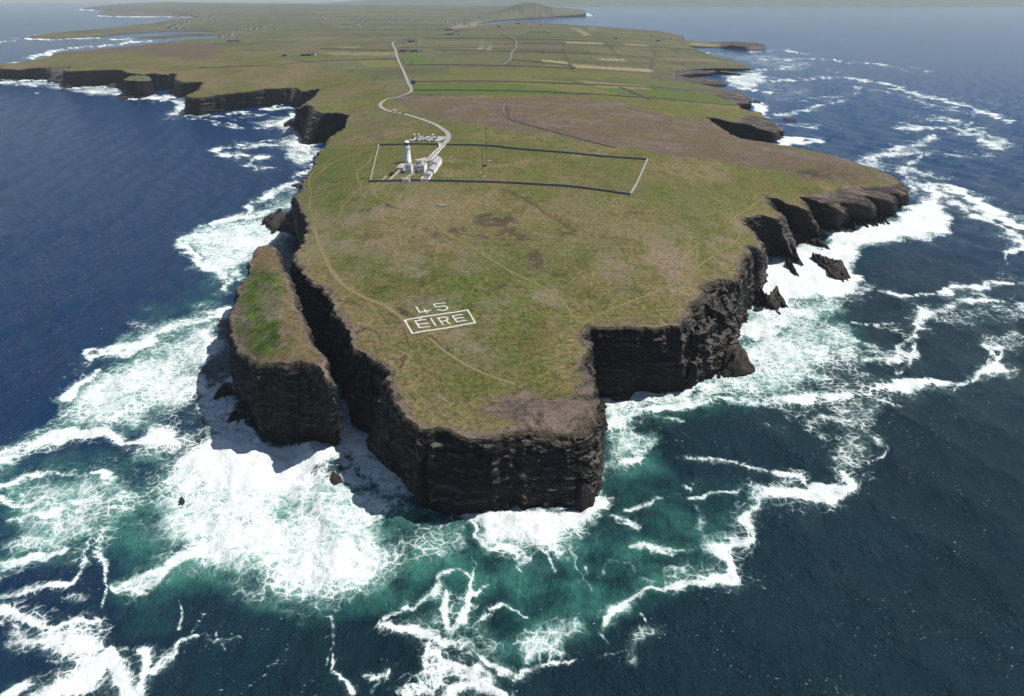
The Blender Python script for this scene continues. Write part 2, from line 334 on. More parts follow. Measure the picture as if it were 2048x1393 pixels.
# ------------------------------------------------------------------ the headland
OUT = [ # far edge, then the north coast coming nearer, the west-facing tip, and the south coast going away
 (1172,27,35),(1166,20,50),(1140,17,60),(1085,13,70),(950,12,80),(800,11,80),(600,9,80),(420,6,80),(330,4,90),(250,8,70),(190,13,40),(165,17,10),
 (205,19,8),(232,20,10),(200,23,22,195,31),(230,24,34,228,33),(262,25,36,260,33.5),(300,25,38,300,33.5),(345,26,36,345,33.5),(385,30,22,385,34.5),(400,34.5,3),
 (350,38,4),(300,48,6),(265,50,8),(210,58,8),(150,62,8),(95,68,5),(45,75,1),(95,77,2),(150,76,3),(200,73,3),(250,67,3),(350,62,2),(420,63,2),(435,65,2),
 (380,66,2),(300,73,2),(272,76,1),(330,75.5,2),(380,71,2),(440,72,1),(438,77,3),
 (375,79,28),(330,85,25),(260,93,20),(200,98,15),(150,103,10),(108,106,8),(104,113,8),(60,122,18),(0,130,24),(-60,134,25),(-90,138,24),
 (-40,139,26),(0,138,26,0,157),(40,140,28,40,156),(62,137,30,62,156),(95,135,31,97,159),(125,133,32,125,162),(150,132,34,140,163),(140,136,36,128,166),(128,141,38,127,172),(135,143,40,135,173),(160,142,40,160,172),(175,142,40,180,171),(190,141,40,192,170),(215,140,40,215,169),(240,140,41,235,166),(255,146,42,262,166),
 (285,150,40,290,170),(308,146,38,305,177),(320,149,38,318,178),(335,150,38,340,178),(340,147,38,345,172),(354,148,36,352,178),(350,160,34,348,192),(370,165,34,362,195),(408,164,34,385,192),
 (398,180,34,372,198),(370,192,34,369,226),(380,195,34,380,229),(395,196,34,398,231),(410,194,34,410,230),(430,191,34,430,226),(470,186,35,470,219),(505,182,36,505,216),(530,178,36,530,212),(555,178,36,548,209),(575,175,35,572,209),(590,176,34,588,211),(605,183,34,600,212),(636,178,32,635,205),(634,190,35,622,212),
 (618,201,44,600,225),(597,218,46,594,240),(607,213,48,600,262),(622,209,49,604,272),(631,221,49,606,290),(646,228,48,618,290),(660,226,48,640,280),(676,226,47,664,270),(698,231,47,690,262),(689,257,48),(671,268,48),(655,280,48),(653,292,48),(640,303,48),(636,312,48),(627,314,44),(631,323,47),(625,338,47),(618,349,47),(606,370,47),(602,383,47),(589,396,46,586,440),
 (592,403,46),(600,416,46),(604,424,46),(609,440,46),(612,455,46,592,530),(607,486,47),(596,503,48,590,600),
 (587,511,48,589,640),(593,530,48),(604,542,48),(612,553,48),(626,566,48),(640,572,48),(651,580,48),(664,600,48),(670,622,47),(683,636,47),(695,650,48),(701,683,47),(715,700,47),(726,708,47),(745,722,46),(759,730,46,708,830),(772,742,46),(781,750,46),(785,777,45,740,900),(795,800,44),(803,818,43,785,935),(824,848,43,825,985),(840,858,42,846,1018),
 (862,860,43,858,1006),(890,857,43,885,1006),(910,868,43,910,1006),(938,876,43,940,1006),(975,877,43,962,1008),(992,876,43,985,1007),(1018,866,42,1018,1011),(1050,866,40,1050,1022),(1086,867,39.5,1085,1012),(1115,870,38.5,1115,1010),(1145,866,38.5,1150,1013),(1168,856,38.5,1178,1012),(1185,842,40,1186,1004),(1196,820,42,1190,985),
 (1204,801,46,1198,950),(1198,785,47,1192,925),(1192,771,47),(1188,760,47),(1183,748,47),(1175,730,47),(1169,716,47),(1173,703,47),(1180,696,47),(1184,684,47),(1170,682,47),(1167,672,47),(1176,660,47),(1183,652,48),(1196,654,48,1199,797),
 (1230,655,48,1225,796),(1260,657,48,1262,796),(1280,656,48,1268,785),(1305,658,47,1310,782),(1330,655,47,1345,780),(1352,650,47,1358,777),(1367,641,48,1374,773),(1384,624,47,1395,764),(1378,611,48,1412,752),(1392,600,47,1432,738),(1402,588,46,1448,728),(1398,574,47,1458,715),(1406,566,47,1464,702),(1434,558,47,1470,690),(1455,560,46,1474,680),(1472,563,45,1477,668),(1484,552,44,1482,655),(1477,533,46,1486,640),(1490,522,46,1492,625),(1496,505,46,1500,610),(1499,491,46,1512,600),(1512,494,43,1520,598),(1522,503,39,1524,590),
 (1520,484,42,1530,560),(1513,480,44,1534,540),(1505,464,45,1536,520),(1487,449,45,1538,511),(1492,436,45,1548,509),(1506,432,45,1558,508),(1520,431,44,1568,507),(1540,434,43,1580,510),(1552,437,42,1590,522),(1556,428,42,1588,492),(1545,415,42,1582,476),(1533,396,41,1580,466),(1550,398,41,1596,470),(1568,404,41,1612,474),(1590,412,40,1628,476),(1612,420,38,1643,478),(1612,408,38,1638,462),(1600,395,37,1632,447),(1617,397,37,1648,452),(1635,403,36,1662,456),(1655,409,35,1672,458),(1672,416,33,1679,458),(1686,426,28,1689,447),(1690,417,28,1694,441),(1676,408,32,1702,438),(1692,405,32,1714,440),(1712,406,30,1727,443),(1730,411,27,1738,443),(1745,415,25,1747,442),(1746,402,26,1752,433),(1728,392,30,1757,428),(1750,395,28,1768,430),(1770,399,26,1779,431),(1786,404,24,1788,431),(1790,394,24,1793,422),(1778,385,27,1798,410),(1797,388,22,1806,410),(1811,389,17,1812,408),(1813,375,18,1818,396),(1792,355,27,1798,372),(1740,335,32),(1700,320,34),(1600,296,36),(1530,284,37),(1480,277,38),(1450,262,38),(1430,246,39),(1415,238,40),
 (1408,234,40),(1420,235,37,1440,263),(1440,238,34,1462,270),(1457,243,32,1480,277),(1498,249,29,1502,283),(1515,257,24,1512,282),(1540,262,20,1540,285),(1552,264,18,1553,284),(1556,258,14,1562,274),(1568,264,9,1569,274),(1563,254,12),(1542,241,17),(1523,230,20),(1518,225,20,1519,232),(1500,224,22,1502,230),(1480,216,24),(1470,206,22),(1498,208,16,1499,213),(1501,198,13),(1483,187,17),(1457,181.5,20),(1425,173,20),(1395,166.5,18),(1440,169,4),(1456,168,3),(1434,160,6),(1370,156,10),(1357,151.5,14),(1376,148,14),(1420,147,9,1420,152),(1434,143,9,1434,148),(1480,149,4),(1460,142,9),(1400,141,14),(1378,139.5,14),(1433,137,12,1433,141),(1508,138,3),(1469,123,11),(1439,116,12),(1416,108,12),(1392,98,12),(1378,92,5),(1439,95.5,2),
 (1460,91,16,1460,97),(1498,95,14,1498,103),(1512,93,12,1514,102),(1533,93.8,10,1533,99.5),(1526,89,13),(1510,86,16),(1470,84,17),(1434,84,12),(1380,84,6),(1366,79,20),(1367,73,28,1368,79),(1355,70,36),(1322,63,50),(1249,57,56),(1146,50,62),(1088,47,64),(1044,45,66),(1006,47,60),(975,51,35),(950,54,4),
 (955,48,4),(985,42,8),(1044,37,10),(1109,33,15),(1150,31,20,1150,33.5),
]
CTRL = [(815,326,61),(890,270,61),(1290,322,60),(1260,390,59),(740,365,60),(760,292,60),(1000,500,56),(880,640,50),(1000,750,47),(1150,640,49),(760,500,53),(650,350,53),
 (1400,400,52),(1300,500,53),(1000,400,58),(1000,200,60),(800,100,62),(1200,120,58),(600,100,52),(450,90,45),(1040,24,40),(1100,26,45),(950,22,55),
 (600,40,45),(500,30,45),(800,40,45),(700,20,60),(300,18,50),(400,12,80),(300,56,10),(180,68,9),(1100,80,66),(1000,100,62),(1300,180,50),(1350,100,45),(1500,340,45),(1300,300,58),
 (500,130,48),(250,120,38),(100,128,28),(1130,800,46),(1080,830,43.5),(1150,825,42.5),(1060,845,43),(1540,265,15),(1520,275,23)]
def inpoly(px, py, poly):
    r = np.zeros(px.shape, bool); n = len(poly)
    for i in range(n):
        x0, y0 = poly[i]; x1, y1 = poly[(i + 1) % n]
        c = ((y0 > py) != (y1 > py)); 
        if y1 != y0: r ^= c & (px < (x1 - x0) * (py - y0) / (y1 - y0) + x0)
    return r
def near_line(px, py, pts, w, ysc=1.0):
    d = np.full(px.shape, 1e9)
    for (x0, y0), (x1, y1) in zip(pts[:-1], pts[1:]):
        m = (px > min(x0, x1) - 3 * w) & (px < max(x0, x1) + 3 * w) & (py > min(y0, y1) - 3 * w) & (py < max(y0, y1) + 3 * w)
        if not m.any(): continue
        dx, dy = x1 - x0, (y1 - y0) * ysc; L = dx * dx + dy * dy + 1e-9
        t = np.clip(((px[m] - x0) * dx + (py[m] - y0) * ysc * dy) / L, 0, 1)
        d[m] = np.minimum(d[m], np.hypot(px[m] - x0 - t * dx, (py[m] - y0) * ysc - t * dy))
    return d
GREEN = np.array((0.092, 0.099, 0.027)); OLIVE = np.array((0.108, 0.104, 0.034)); TAN = np.array((0.170, 0.134, 0.070)); HEATH = np.array((0.112, 0.080, 0.064))
BROWN = np.array((0.125, 0.084, 0.048)); FIELD = np.array((0.088, 0.093, 0.045)); STRAW = np.array((0.23, 0.19, 0.11)); LUSH = np.array((0.075, 0.105, 0.022)); PEAT = np.array((0.055, 0.040, 0.030))
HEATHP = [(780,196),(880,190),(1010,198),(1190,196),(1290,216),(1420,245),(1500,275),(1640,300),(1760,350),(1800,360),(1700,372),(1560,345),(1430,318),(1310,305),(1150,280),(1020,262),(930,246),(880,238),(830,226)]
HEATH2 = [(655,235),(760,215),(840,240),(880,262),(830,268),(740,285),(650,290),(700,265)]
FIELDS = [ # (polygon in the photograph, colour)
 ([(820,168),(1030,166),(1230,172),(1245,186),(1130,192),(826,188)], LUSH), ([(1030,155),(1140,163),(1242,190),(1210,195),(1110,180),(1032,168)], OLIVE * 1.15),
 ([(1150,160),(1300,172),(1300,180),(1200,176)], STRAW * .75), ([(1290,180),(1430,190),(1480,212),(1300,200)], LUSH * .95), ([(1420,198),(1485,215),(1440,205)], GREEN),
 ([(1128,82),(1207,86),(1207,91),(1128,88)], STRAW), ([(1247,86),(1296,90),(1300,94),(1250,92)], STRAW * .9), ([(1135,53),(1158,58),(1183,71),(1165,70),(1150,60)], STRAW * .85), ([(1174,55),(1200,57),(1180,58)], STRAW),
 ([(1083,119),(1137,124),(1140,129),(1086,124)], STRAW * 1.2), ([(1144,130),(1308,139),(1302,145),(1150,137)], STRAW * 1.05), ([(1196,117),(1250,118),(1252,122),(1202,121)], STRAW * 1.05), ([(1302,114),(1440,120),(1440,123),(1304,118)], STRAW * .7),
 ([(957,93),(968,92),(966,100),(955,100)], STRAW * 1.1), ([(976,93),(986,93),(981,101),(973,101)], STRAW * 1.1), ([(803,108),(840,108),(868,132),(820,131),(808,125)], LUSH * 1.05), ([(865,115),(1010,118),(1015,132),(870,131)], FIELD * 1.1),
 ([(635,105),(790,104),(792,112),(670,111)], STRAW * .8), ([(660,92),(735,94),(700,97)], STRAW * .85), ([(707,121),(790,120),(798,133),(735,134)], OLIVE * 1.25), ([(580,78),(650,74),(690,77),(620,82)], STRAW * .6),
 ([(890,82),(1020,84),(1020,88),(880,85)], STRAW * .6), ([(1040,100),(1120,103),(1110,108),(1030,104)], FIELD * .75), ([(520,33),(568,34),(545,35.5)], STRAW * .7), ([(860,27),(905,30),(870,31)], FIELD),
 ([(590,115),(640,112),(640,119),(580,120)], LUSH), ([(1060,62),(1110,63),(1100,70),(1050,68)], FIELD * .7), ([(900,135),(1300,150),(1300,158),(900,148)], OLIVE * 1.02), ([(830,150),(1030,150),(1030,164),(830,164)], OLIVE * 1.05)]
WALLSP = [ [(812,131),(900,130),(1040,133),(1200,140),(1420,155)], [(824,181),(1000,182),(1180,189),(1300,196),(1470,212)], [(823,164),(1030,164),(1240,172),(1420,182)], [(1010,207),(1018,238),(1160,278),(1230,296)],
 [(985,88),(1128,88),(1300,94),(1440,103)], [(870,100),(1020,103),(1200,110),(1390,117)], [(850,77),(1010,78),(1200,84),(1350,92)], [(400,136),(520,132),(610,124),(790,118)], [(640,98),(790,102)], [(1020,120),(1140,132),(1148,143)], [(1240,175),(1300,200)],
 [(1140,124),(1250,128),(1440,126)], [(803,95),(960,96),(1180,102)], [(1300,96),(1310,104),(1306,118),(1300,140)], [(1130,82),(1125,104),(1140,130)], [(1210,84),(1225,100),(1240,118)], [(560,60),(800,60),(940,62)], [(560,48),(900,50)], [(620,70),(840,70)], [(720,40),(930,42)], [(430,88),(600,84)], [(826,120),(820,131)]]
DITCH = [[(805,655),(812,672),(816,690)],[(862,672),(880,690),(900,705),(893,688)],[(1008,380),(1070,410),(1110,436),(1150,460)],[(676,600),(700,602),(726,612)],[(640,572),(665,582)],[(712,665),(735,655),(758,668),(762,690)],[(790,725),(812,712),(800,738)]]
PEATS = [((985,440),45,16),((1030,470),38,14),((770,415),18,6),((725,425),14,5),((905,460),20,7),((1075,520),14,22),((1180,496),12,5),((1135,460),10,3),((960,478),20,5),((830,455),15,6),((855,468),18,6),((800,622),22,14),((850,590),18,5),((1008,575),16,4),((1120,545),14,4),
         ((1640,345),40,10),((1700,350),25,7),((430,0),1,1)]
THR = [((1050,620),90,40),((1180,640),60,30),((960,690),60,25),((920,665),30,20),((1090,640),50,30),((950,740),35,12),((890,800),35,12),((1250,620),60,30),((700,460),80,60),((880,550),90,60),((1450,470),50,60),((1330,560),60,30),((1100,590),120,40),((1300,520),120,50),((650,470),60,40),((780,400),90,40)]
def paint(x, y, z, ed):
    px, py = PR(x, y, z); r = np.hypot(x, y)
    wx = (fbm(x, y, 60, 4, 51) - 0.5); wy = (fbm(x, y, 60, 4, 57) - 0.5)
    s = np.clip(200 / np.maximum(py + 12, 12), 0.1, 1)
    qx = px + wx * 60 ; qy = py + wy * 26 * np.clip(py / 300, 0.02, 1)
    n = fbm(x, y, 90, 5, 60, 0.6); n2 = fbm(x, y * 0.6, 22, 4, 66, 0.6); n3 = fbm(x, y, 7, 4, 68, 0.6)
    def L(a, b, t): return a * (1 - t)[:, None] + b * t[:, None]
    ONE = np.ones((len(x), 1))
    c = L(GREEN * 1.1 * ONE, OLIVE * 1.05 * ONE, sstep(0.38, 0.62, n2)); c = L(c, TAN * ONE, sstep(0.46, 0.6, n) * 0.85); c = L(c, GREEN * .75 * ONE, sstep(.55, .66, fbm(x, y, 15, 5, 64, .65)) * .6)
    c = L(c, BROWN * ONE, sstep(0.55, 0.72, n3) * 0.35)
    # tan sward around the middle of the headland
    tn = np.exp(-(((qx - 1000) / 300) ** 2 + ((qy - 415) / 55) ** 2)); c = L(c, TAN * ONE, np.clip(tn * 0.9, 0, .8) * sstep(.25, .6, n2))
    for (cx, cy, ax, ay, k) in [(640, 420, 70, 100, 1.0), (930, 560, 200, 50, .6), (700, 520, 60, 60, .5), (1180, 500, 90, 40, .45), (660, 330, 50, 50, .7), (1180, 590, 130, 50, .35), (930, 600, 120, 45, .55), (1010, 700, 110, 40, .5), (1380, 440, 130, 60, .45), (880, 800, 60, 30, .3), (1260, 400, 160, 26, .4), (1000, 290, 200, 14, .5)]:
        c = L(c, LUSH * 1.0 * ONE, np.clip(k * np.exp(-(((qx - cx) / ax) ** 2 + ((qy - cy) / ay) ** 2)), 0, 1) * sstep(0.25, 0.55, n2))
    rim = sstep(35, 3, ed) * sstep(900, 400, r)
    c = L(c, (TAN * 0.95 + BROWN * 0.2) * ONE, rim * 0.6)
    # heath
    hm = inpoly(qx, qy, HEATHP) | inpoly(qx, qy, HEATH2)
    hc = L(HEATH * ONE, HEATH * np.array((1.35, 1.5, 1.8)) * ONE, sstep(0.5, 0.68, fbm(x, y * 1.4, 40, 5, 77, 0.65)) * 0.8); hc = L(hc, BROWN * 0.9 * ONE, sstep(.5, .6, n3) * .5)
    h2m = inpoly(qx, qy, HEATH2) & ~inpoly(qx, qy, HEATHP); c = L(c, hc, hm * np.where(h2m, sstep(.42, .60, n2) * .75, .55 + .45 * sstep(.36, .5, n2)))
    # fields beyond
    far = (py < 192) & ~(inpoly(px, py, [(0, 60), (380, 78), (520, 110), (640, 130), (740, 155), (800, 200), (0, 240)]))
    a = R(3); u = x * math.cos(a) + y * math.sin(a); v = -x * math.sin(a) + y * math.cos(a)
    row = np.floor(v / 95.0 + 0.6 * np.floor(v / 950)); off = hash2(row, row * 0, 4) * 300
    cw = 150 + 220 * hash2(row, row * 0, 6); cellx = np.floor((u + off) / cw)
    h1 = hash2(row, cellx, 1); h2 = hash2(row, cellx, 2)
    fc = L(FIELD * 0.8 * ONE, FIELD * 1.25 * ONE, h1); fc = L(fc, TAN * 0.8 * ONE, (h2 > 0.86) * 0.55); fc = L(fc, HEATH * ONE, (h2 < 0.16) * 0.6); fc = L(fc, LUSH * ONE, ((h2 > .5) & (h2 < .58)) * 0.6)
    fc = fc * (0.85 + 0.3 * n3)[:, None]
    fu = ((u + off) / cw) % 1 * cw; fv = (v / 95.0 % 1) * 95.0
    edge = (fv < 0.0022 * r + 1.5) | (fu < 0.0022 * r + 1.5)
    fc = np.where((edge & (h1 > .2))[:, None], fc * 0.66, fc)
    c = np.where(far[:, None], fc, c)
    moor = (py < 200) & inpoly(px, py, [(0, 60), (380, 78), (520, 110), (640, 130), (740, 155), (800, 200), (0, 240)])
    mc = L(OLIVE * 0.9 * ONE, TAN * .8 * ONE, sstep(.4, .65, n)); mc = L(mc, HEATH * .9 * ONE, inpoly(qx, py, [(250, 95), (330, 84), (420, 84), (440, 108), (380, 122), (330, 112), (270, 104), (110, 112), (110, 106)]) * 0.85)
    c = np.where(moor[:, None], mc * (0.7 + 0.6 * n3)[:, None], c)
    for poly, col in FIELDS:
        m = inpoly(px + wx * 3, py, poly); c[m] = col * (0.88 + 0.24 * n3[m])[:, None]
    # haycocks striped field
    for poly in WALLSP[:4] + WALLSP[4:]:
        d = near_line(px, py, poly, 3.0, 3.0); c = L(c, PEAT * ONE, sstep(3.2, 1.6, d) * (0.8 if poly is not WALLSP[3] else .9))
    sandm = inpoly(px, py, [(905, 52), (950, 44), (990, 43), (960, 52), (930, 58), (900, 57)]) | inpoly(px, py, [(1380, 92), (1440, 95), (1450, 88), (1375, 86)])
    c = np.where(sandm[:, None], STRAW * 0.85, c)
    bare = np.zeros(len(x))
    peat = np.zeros(len(x)); n4 = fbm(x, y, 8, 5, 97, .7)
    for (cx, cy), ax, ay in PEATS:
        e = ((px + wx * 50 - cx) / ax) ** 2 + ((py + wy * 30 - cy) / ay) ** 2
        peat = np.maximum(peat, sstep(1.6, 0.4, e) * sstep(.44, .53, n4))
    for dl in DITCH:
        d = near_line(px + wx * 12, py + wy * 8, dl, 3.0); peat = np.maximum(peat, sstep(2.6, 1.0, d) * 0.95)
    c = L(c, PEAT * ONE, np.clip(peat, 0, 1) * .95)
    # bare rock along the edges and at the tip
    bw = 2.0 + 5.0 * fbm(x, y, 25, 3, 90)
    bare = sstep(1, 0.2, ed / np.maximum(bw, 0.5)) * 0.85 * sstep(2500, 900, r)
    tipw = (fbm(x, y, 18, 5, 61, .65) - .5)
    TP = [(1000, 790), (1045, 778), (1100, 792), (1150, 790), (1150, 745), (1165, 700), (1160, 660), (1300, 648), (1210, 900), (1050, 905), (880, 900), (830, 862), (930, 850), (1000, 862), (1020, 845), (930, 820)]
    tx_, ty_ = px + tipw * 80, py + tipw * 50; ti = inpoly(tx_, ty_, TP); td = near_line(tx_, ty_, TP + [TP[0]], 26.0)
    tip = np.where(ti, .42 + .46 * sstep(0, 24, td), .42 * sstep(24, 0, td))
    bare = np.maximum(bare, tip)
    plat = inpoly(px + wx * 30, py + wy * 12, [(1600, 396), (1650, 385), (1700, 372), (1770, 372), (1830, 360), (1830, 430), (1640, 430)]) | inpoly(px, py, [(1470, 238), (1500, 228), (1580, 250), (1580, 290), (1490, 250)]) | inpoly(px, py, [(1350, 140), (1400, 137), (1520, 137), (1470, 172), (1400, 168), (1345, 160)])
    plat |= inpoly(px, py, [(1440, 182), (1505, 195), (1505, 215), (1450, 200), (1425, 190)]) | inpoly(px, py, [(1435, 82), (1540, 82), (1540, 104), (1440, 99)])
    plat |= inpoly(px, py, [(590, 225), (615, 205), (628, 212), (605, 232)])
    bare = np.maximum(bare, plat * 1.15)
    ledg = inpoly(px, py, [(1384, 625), (1404, 575), (1440, 562), (1480, 560), (1500, 500), (1530, 500), (1500, 640), (1380, 640)]); bare = np.maximum(bare, ledg * 0.6)
    th = np.zeros(len(x))
    for (cx, cy), ax, ay in THR: th = np.maximum(th, np.exp(-(((qx - cx) / ax) ** 2 + ((qy - cy) / ay) ** 2)))
    th = np.clip(th * 0.9 + 0.1, 0, 1) * sstep(0.42, 0.58, n2) * sstep(900, 500, r)
    return c, bare, th

gx, gy = polar_grid(905, 1.5, lambda p: 2.3 if p > 230 else (1.5 if p > 60 else 0.9), (-44, 44, 0.115), 50.0)
hx, hy = W(1054, 4.5, 155)[:2]
def round_hill(x, y): return 112 * np.exp(-np.abs((x - hx) / 300) ** 2.2 - ((y - hy) / 620) ** 2) + 26 * np.exp(-((x - hx - 350) / 420) ** 2 - ((y - hy) / 500) ** 2)
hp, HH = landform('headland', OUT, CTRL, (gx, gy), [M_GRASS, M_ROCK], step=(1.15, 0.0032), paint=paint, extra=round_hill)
tag(hp, kind='structure')
def G(px, py, h0=55.0):
    """ground point of the headland seen at (px, py)"""
    h = h0
    for _ in range(6):
        q = W(px, py, h); h = float(HH(q[0], q[1])[0])
    return (q[0], q[1], h)
def ground(x, y):
    return float(HH(x, y)[0] + ((fbm([x], [y], 30, 4, 21) - 0.5) * 3.2 * .35 + (fbm([x], [y], 5, 3, 33) - 0.5) * 1.2 * .35)[0])

# far hills across the water
def hills():
    V, Fc = [], []; n = 160; rows = 10
    for j in range(rows):
        for i in range(n):
            x = -9000 + 38000 * i / (n - 1); y = 17500 + 7000 * j / (rows - 1) 
            e = math.sin(math.pi * j / (rows - 1)) ** 0.8
            h = e * (110 + 210 * float(fbm([x], [y * .3], 4200, 5, 3)[0]) + 150 * math.exp(-((x - 9000) / 5000) ** 2)) - 3
            if x < -2500: h *= max(0, 1 - (-2500 - x) / 3000)
            V.append((x, y, h if 0 < j < rows - 1 else -1.5))
    for j in range(rows - 1):
        for i in range(n - 1): a = j * n + i; Fc.append((a, a + 1, a + n + 1, a + n))
    o = mesh_obj('hills', V, Fc, simple('far_hill_turf', (0.07, 0.085, 0.04), var=.3, scale=.002), smooth=True); tag(o, kind='structure')
hills()

# ------------------------------------------------------------------ the sea
def sea():
    pys = [1900, 1760, 1640, 1540, 1470]; p = 1440
    while p > 60: pys.append(p); p -= 3.0 if p > 300 else 1.8
    while p > 3: pys.append(p); p -= 1.2
    ds = [2, 15, 40, 65] + [dist_of(p, 0) for p in pys]; ds = sorted(set([d for d in ds if d < 24000])) + [24000, 30000]
    az = list(np.arange(-180, -46, 4)) + list(np.arange(-46, 46, 0.125)) + list(np.arange(46, 180, 4))
    az = np.radians(np.array(az)); ds = np.array(ds); na, nd = len(az), len(ds)
    D, A = np.meshgrid(ds, az, indexing='ij')
    # rows straight across in front, rings behind
    x = (D * np.sin(A)).ravel(); y = (D * np.cos(A)).ravel(); N = len(x)
    px, py = PR(x, y, np.zeros(N)); front = y > 60; px = np.where(front, px, -9999); py = np.where(front, py, -9999)
    wx = (fbm(x, y, 26, 5, 101, 0.6) - 0.5); wy = (fbm(x, y, 26, 5, 107, 0.6) - 0.5)
    fs = np.clip(py / 700, 0.05, 1.1)
    qx = px + wx * 78 * fs ** .7; qy = py + wy * 52 * fs
    foam = np.zeros(N); aqua = np.zeros(N)
    ysc = 1 / np.clip((py + 60) / 500, 0.22, 1.0)
    wmod = .35 + 1.15 * sstep(.25, .75, fbm(x, y, 24, 3, 171)); amod = .70 + .45 * sstep(.3, .6, fbm(x, y, 13, 4, 175, .6))
    def brush(arr, pts, wd, a, soft=1.0, halo=1.0):
        """pts: polyline, wd: width or widths"""
        if not isinstance(wd, (list, tuple)): wd = [wd] * len(pts)
        for k in range(len(pts) - 1):
            (x0, y0), (x1, y1) = pts[k], pts[k + 1]; w0, w1 = wd[k], wd[k + 1]; wm = max(w0, w1) * 5 + 6
            m = (qx > min(x0, x1) - wm) & (qx < max(x0, x1) + wm) & (qy > min(y0, y1) - wm) & (qy < max(y0, y1) + wm)
            if not m.any(): continue
            X, Y, S = qx[m], qy[m], ysc[m]; dx, dy = x1 - x0, (y1 - y0) * S
            t = np.clip(((X - x0) * dx + (Y - y0) * S * dy) / (dx * dx + dy * dy + 1e-9), 0, 1)
            d = np.hypot(X - x0 - t * dx, (Y - y0) * S - t * dy); ww = (w0 + (w1 - w0) * t) * wmod[m] * 1.65
            v = a * amod[m] * sstep(1.0, 1.0 - soft, d / ww)
            if halo: v = np.maximum(v, a * .46 * halo * sstep(1.0, .1, d / (ww * 2.6)))
            arr[m] = np.maximum(arr[m], v)
    def blob(arr, cx, cy, ax, ay, a, soft=1.0):
        e = np.hypot((qx - cx) / ax, (qy - cy) / ay); arr[:] = np.maximum(arr, a * sstep(1.0, 1.0 - soft, e))
    def polyf(arr, poly, a, feather=16):
        m = inpoly(qx, qy, poly); d = near_line(qx, qy, poly + [poly[0]], feather)
        arr[m] = np.maximum(arr[m], a * (0.45 + 0.55 * sstep(0, feather, d[m])))
        m2 = (~m) & (d < feather * .6); arr[m2] = np.maximum(arr[m2], a * 0.45 * sstep(feather * .6, 0, d[m2]))
    B = lambda pts, wd, a, soft=1.0: brush(foam, pts, wd, a, soft)
    # --- left of the stack and the bottom left: surf
    polyf(foam, [(700,885),(560,900),(400,870),(330,900),(290,950),(270,1010),(300,1060),(380,1140),(480,1180),(560,1220),(640,1225),(740,1170),(820,1100),(800,1040),(860,1025),(700,930)], .74, 70)
    polyf(foam, [(690,890),(600,880),(420,850),(340,900),(330,960),(480,1000),(600,985),(650,930)], 1.25, 40)
    polyf(foam, [(470,1000),(620,980),(740,1050),(800,1110),(740,1170),(660,1215),(560,1180),(430,1110)], .83, 60)
    polyf(foam, [(150,780),(260,700),(450,625),(470,680),(420,760),(380,830),(260,870),(150,880),(20,930),(0,950),(0,915),(120,870)], .74, 40)
    B([(0,935),(60,910),(150,880),(260,890),(400,880)], [14,16,14,18,30], 1.0); B([(180,715),(260,690),(350,650),(450,625)], [14,16,12,10], .95); B([(145,800),(155,770),(200,740)], 12, 1.0)
    B([(195,850),(290,800),(400,765)], [10,16,14], .85)
    polyf(foam, [(0,960),(270,930),(320,990),(250,1100),(0,1120)], .52, 40)
    for l in ([(0,985),(60,960),(140,950),(230,960)],[(0,1010),(90,1000),(180,1010),(240,1000)],[(0,1045),(60,1030),(130,1020)],[(60,1060),(160,1040),(250,1020)],[(0,1090),(60,1075),(150,1060)],[(0,1130),(80,1105),(160,1095)]): B(l, 7, .75)
    B([(0,1190),(60,1172),(130,1160),(170,1120),(200,1090)], [6,7,9,8,6], .85); B([(215,1080),(205,1130),(210,1175),(195,1210)], [8,12,10,7], .8)
    blob(foam, 0, 1150, 22, 22, .8); polyf(foam, [(100,1220),(60,1260),(0,1230),(0,1205)], .35, 20); blob(foam, 140, 1190, 60, 30, .5)
    B([(10,1205),(50,1240),(100,1262),(190,1235)], [8,10,14,24], .9)
    polyf(foam, [(0,1240),(60,1265),(190,1230),(208,1290),(180,1350),(130,1385),(20,1400),(100,1350),(130,1330),(60,1310),(0,1300)], .95, 34)
    B([(0,1395),(90,1385),(170,1360),(205,1300)], [6,18,22,12], 1.05)
    B([(210,1290),(215,1330),(240,1360),(250,1385),(275,1390),(285,1340),(280,1305)], [6,13,16,14,12,11,8], .95); B([(265,1300),(285,1295)], 7, .8); B([(300,1350),(320,1320),(350,1290),(390,1275)], [9,12,10,6], .8); B([(390,1270),(440,1275),(480,1265)], [10,14,6], .45)
    B([(230,1170),(300,1150),(350,1110),(430,1075)], [12,16,14,10], .9); B([(225,1165),(240,1175),(290,1168)], 8, 1.0); B([(240,1200),(300,1160),(320,1130)], 12, .4)
    for l in ([(350,1250),(340,1200)],[(380,1270),(400,1230)],[(500,1370),(530,1345)],[(430,1260),(455,1290)],[(670,1240),(665,1290),(650,1340)],[(530,1330),(560,1310)]): B(l, 4.5, .62)
    # centre bottom
    B([(668,1310),(665,1350),(690,1368),(700,1393)], [3,5,6,8], .85); B([(730,1355),(760,1360),(775,1340)], 10, .55); B([(745,1390),(762,1365)], 6, .5)
    B([(780,1240),(830,1255),(880,1280),(930,1300),(1000,1330),(1030,1345)], [7,12,17,20,22,14], 1.0)
    polyf(foam, [(868,1275),(950,1290),(1000,1340),(1000,1393),(900,1365),(880,1393),(790,1400),(840,1350)], .85, 26); B([(800,1400),(850,1350),(870,1290)], [14,14,10], .7)
    blob(foam, 940, 1320, 26, 22, -1.0)
    foam[:] = np.where(np.hypot((qx - 925) / 34, (qy - 1310) / 20) < 1, foam * .55, foam)
    B([(890,1390),(930,1366),(980,1375),(1010,1390)], [14,16,16,12], 1.0); B([(1000,1340),(1030,1355),(1060,1335),(1100,1330),(1155,1328)], [12,12,12,10,8], .85)
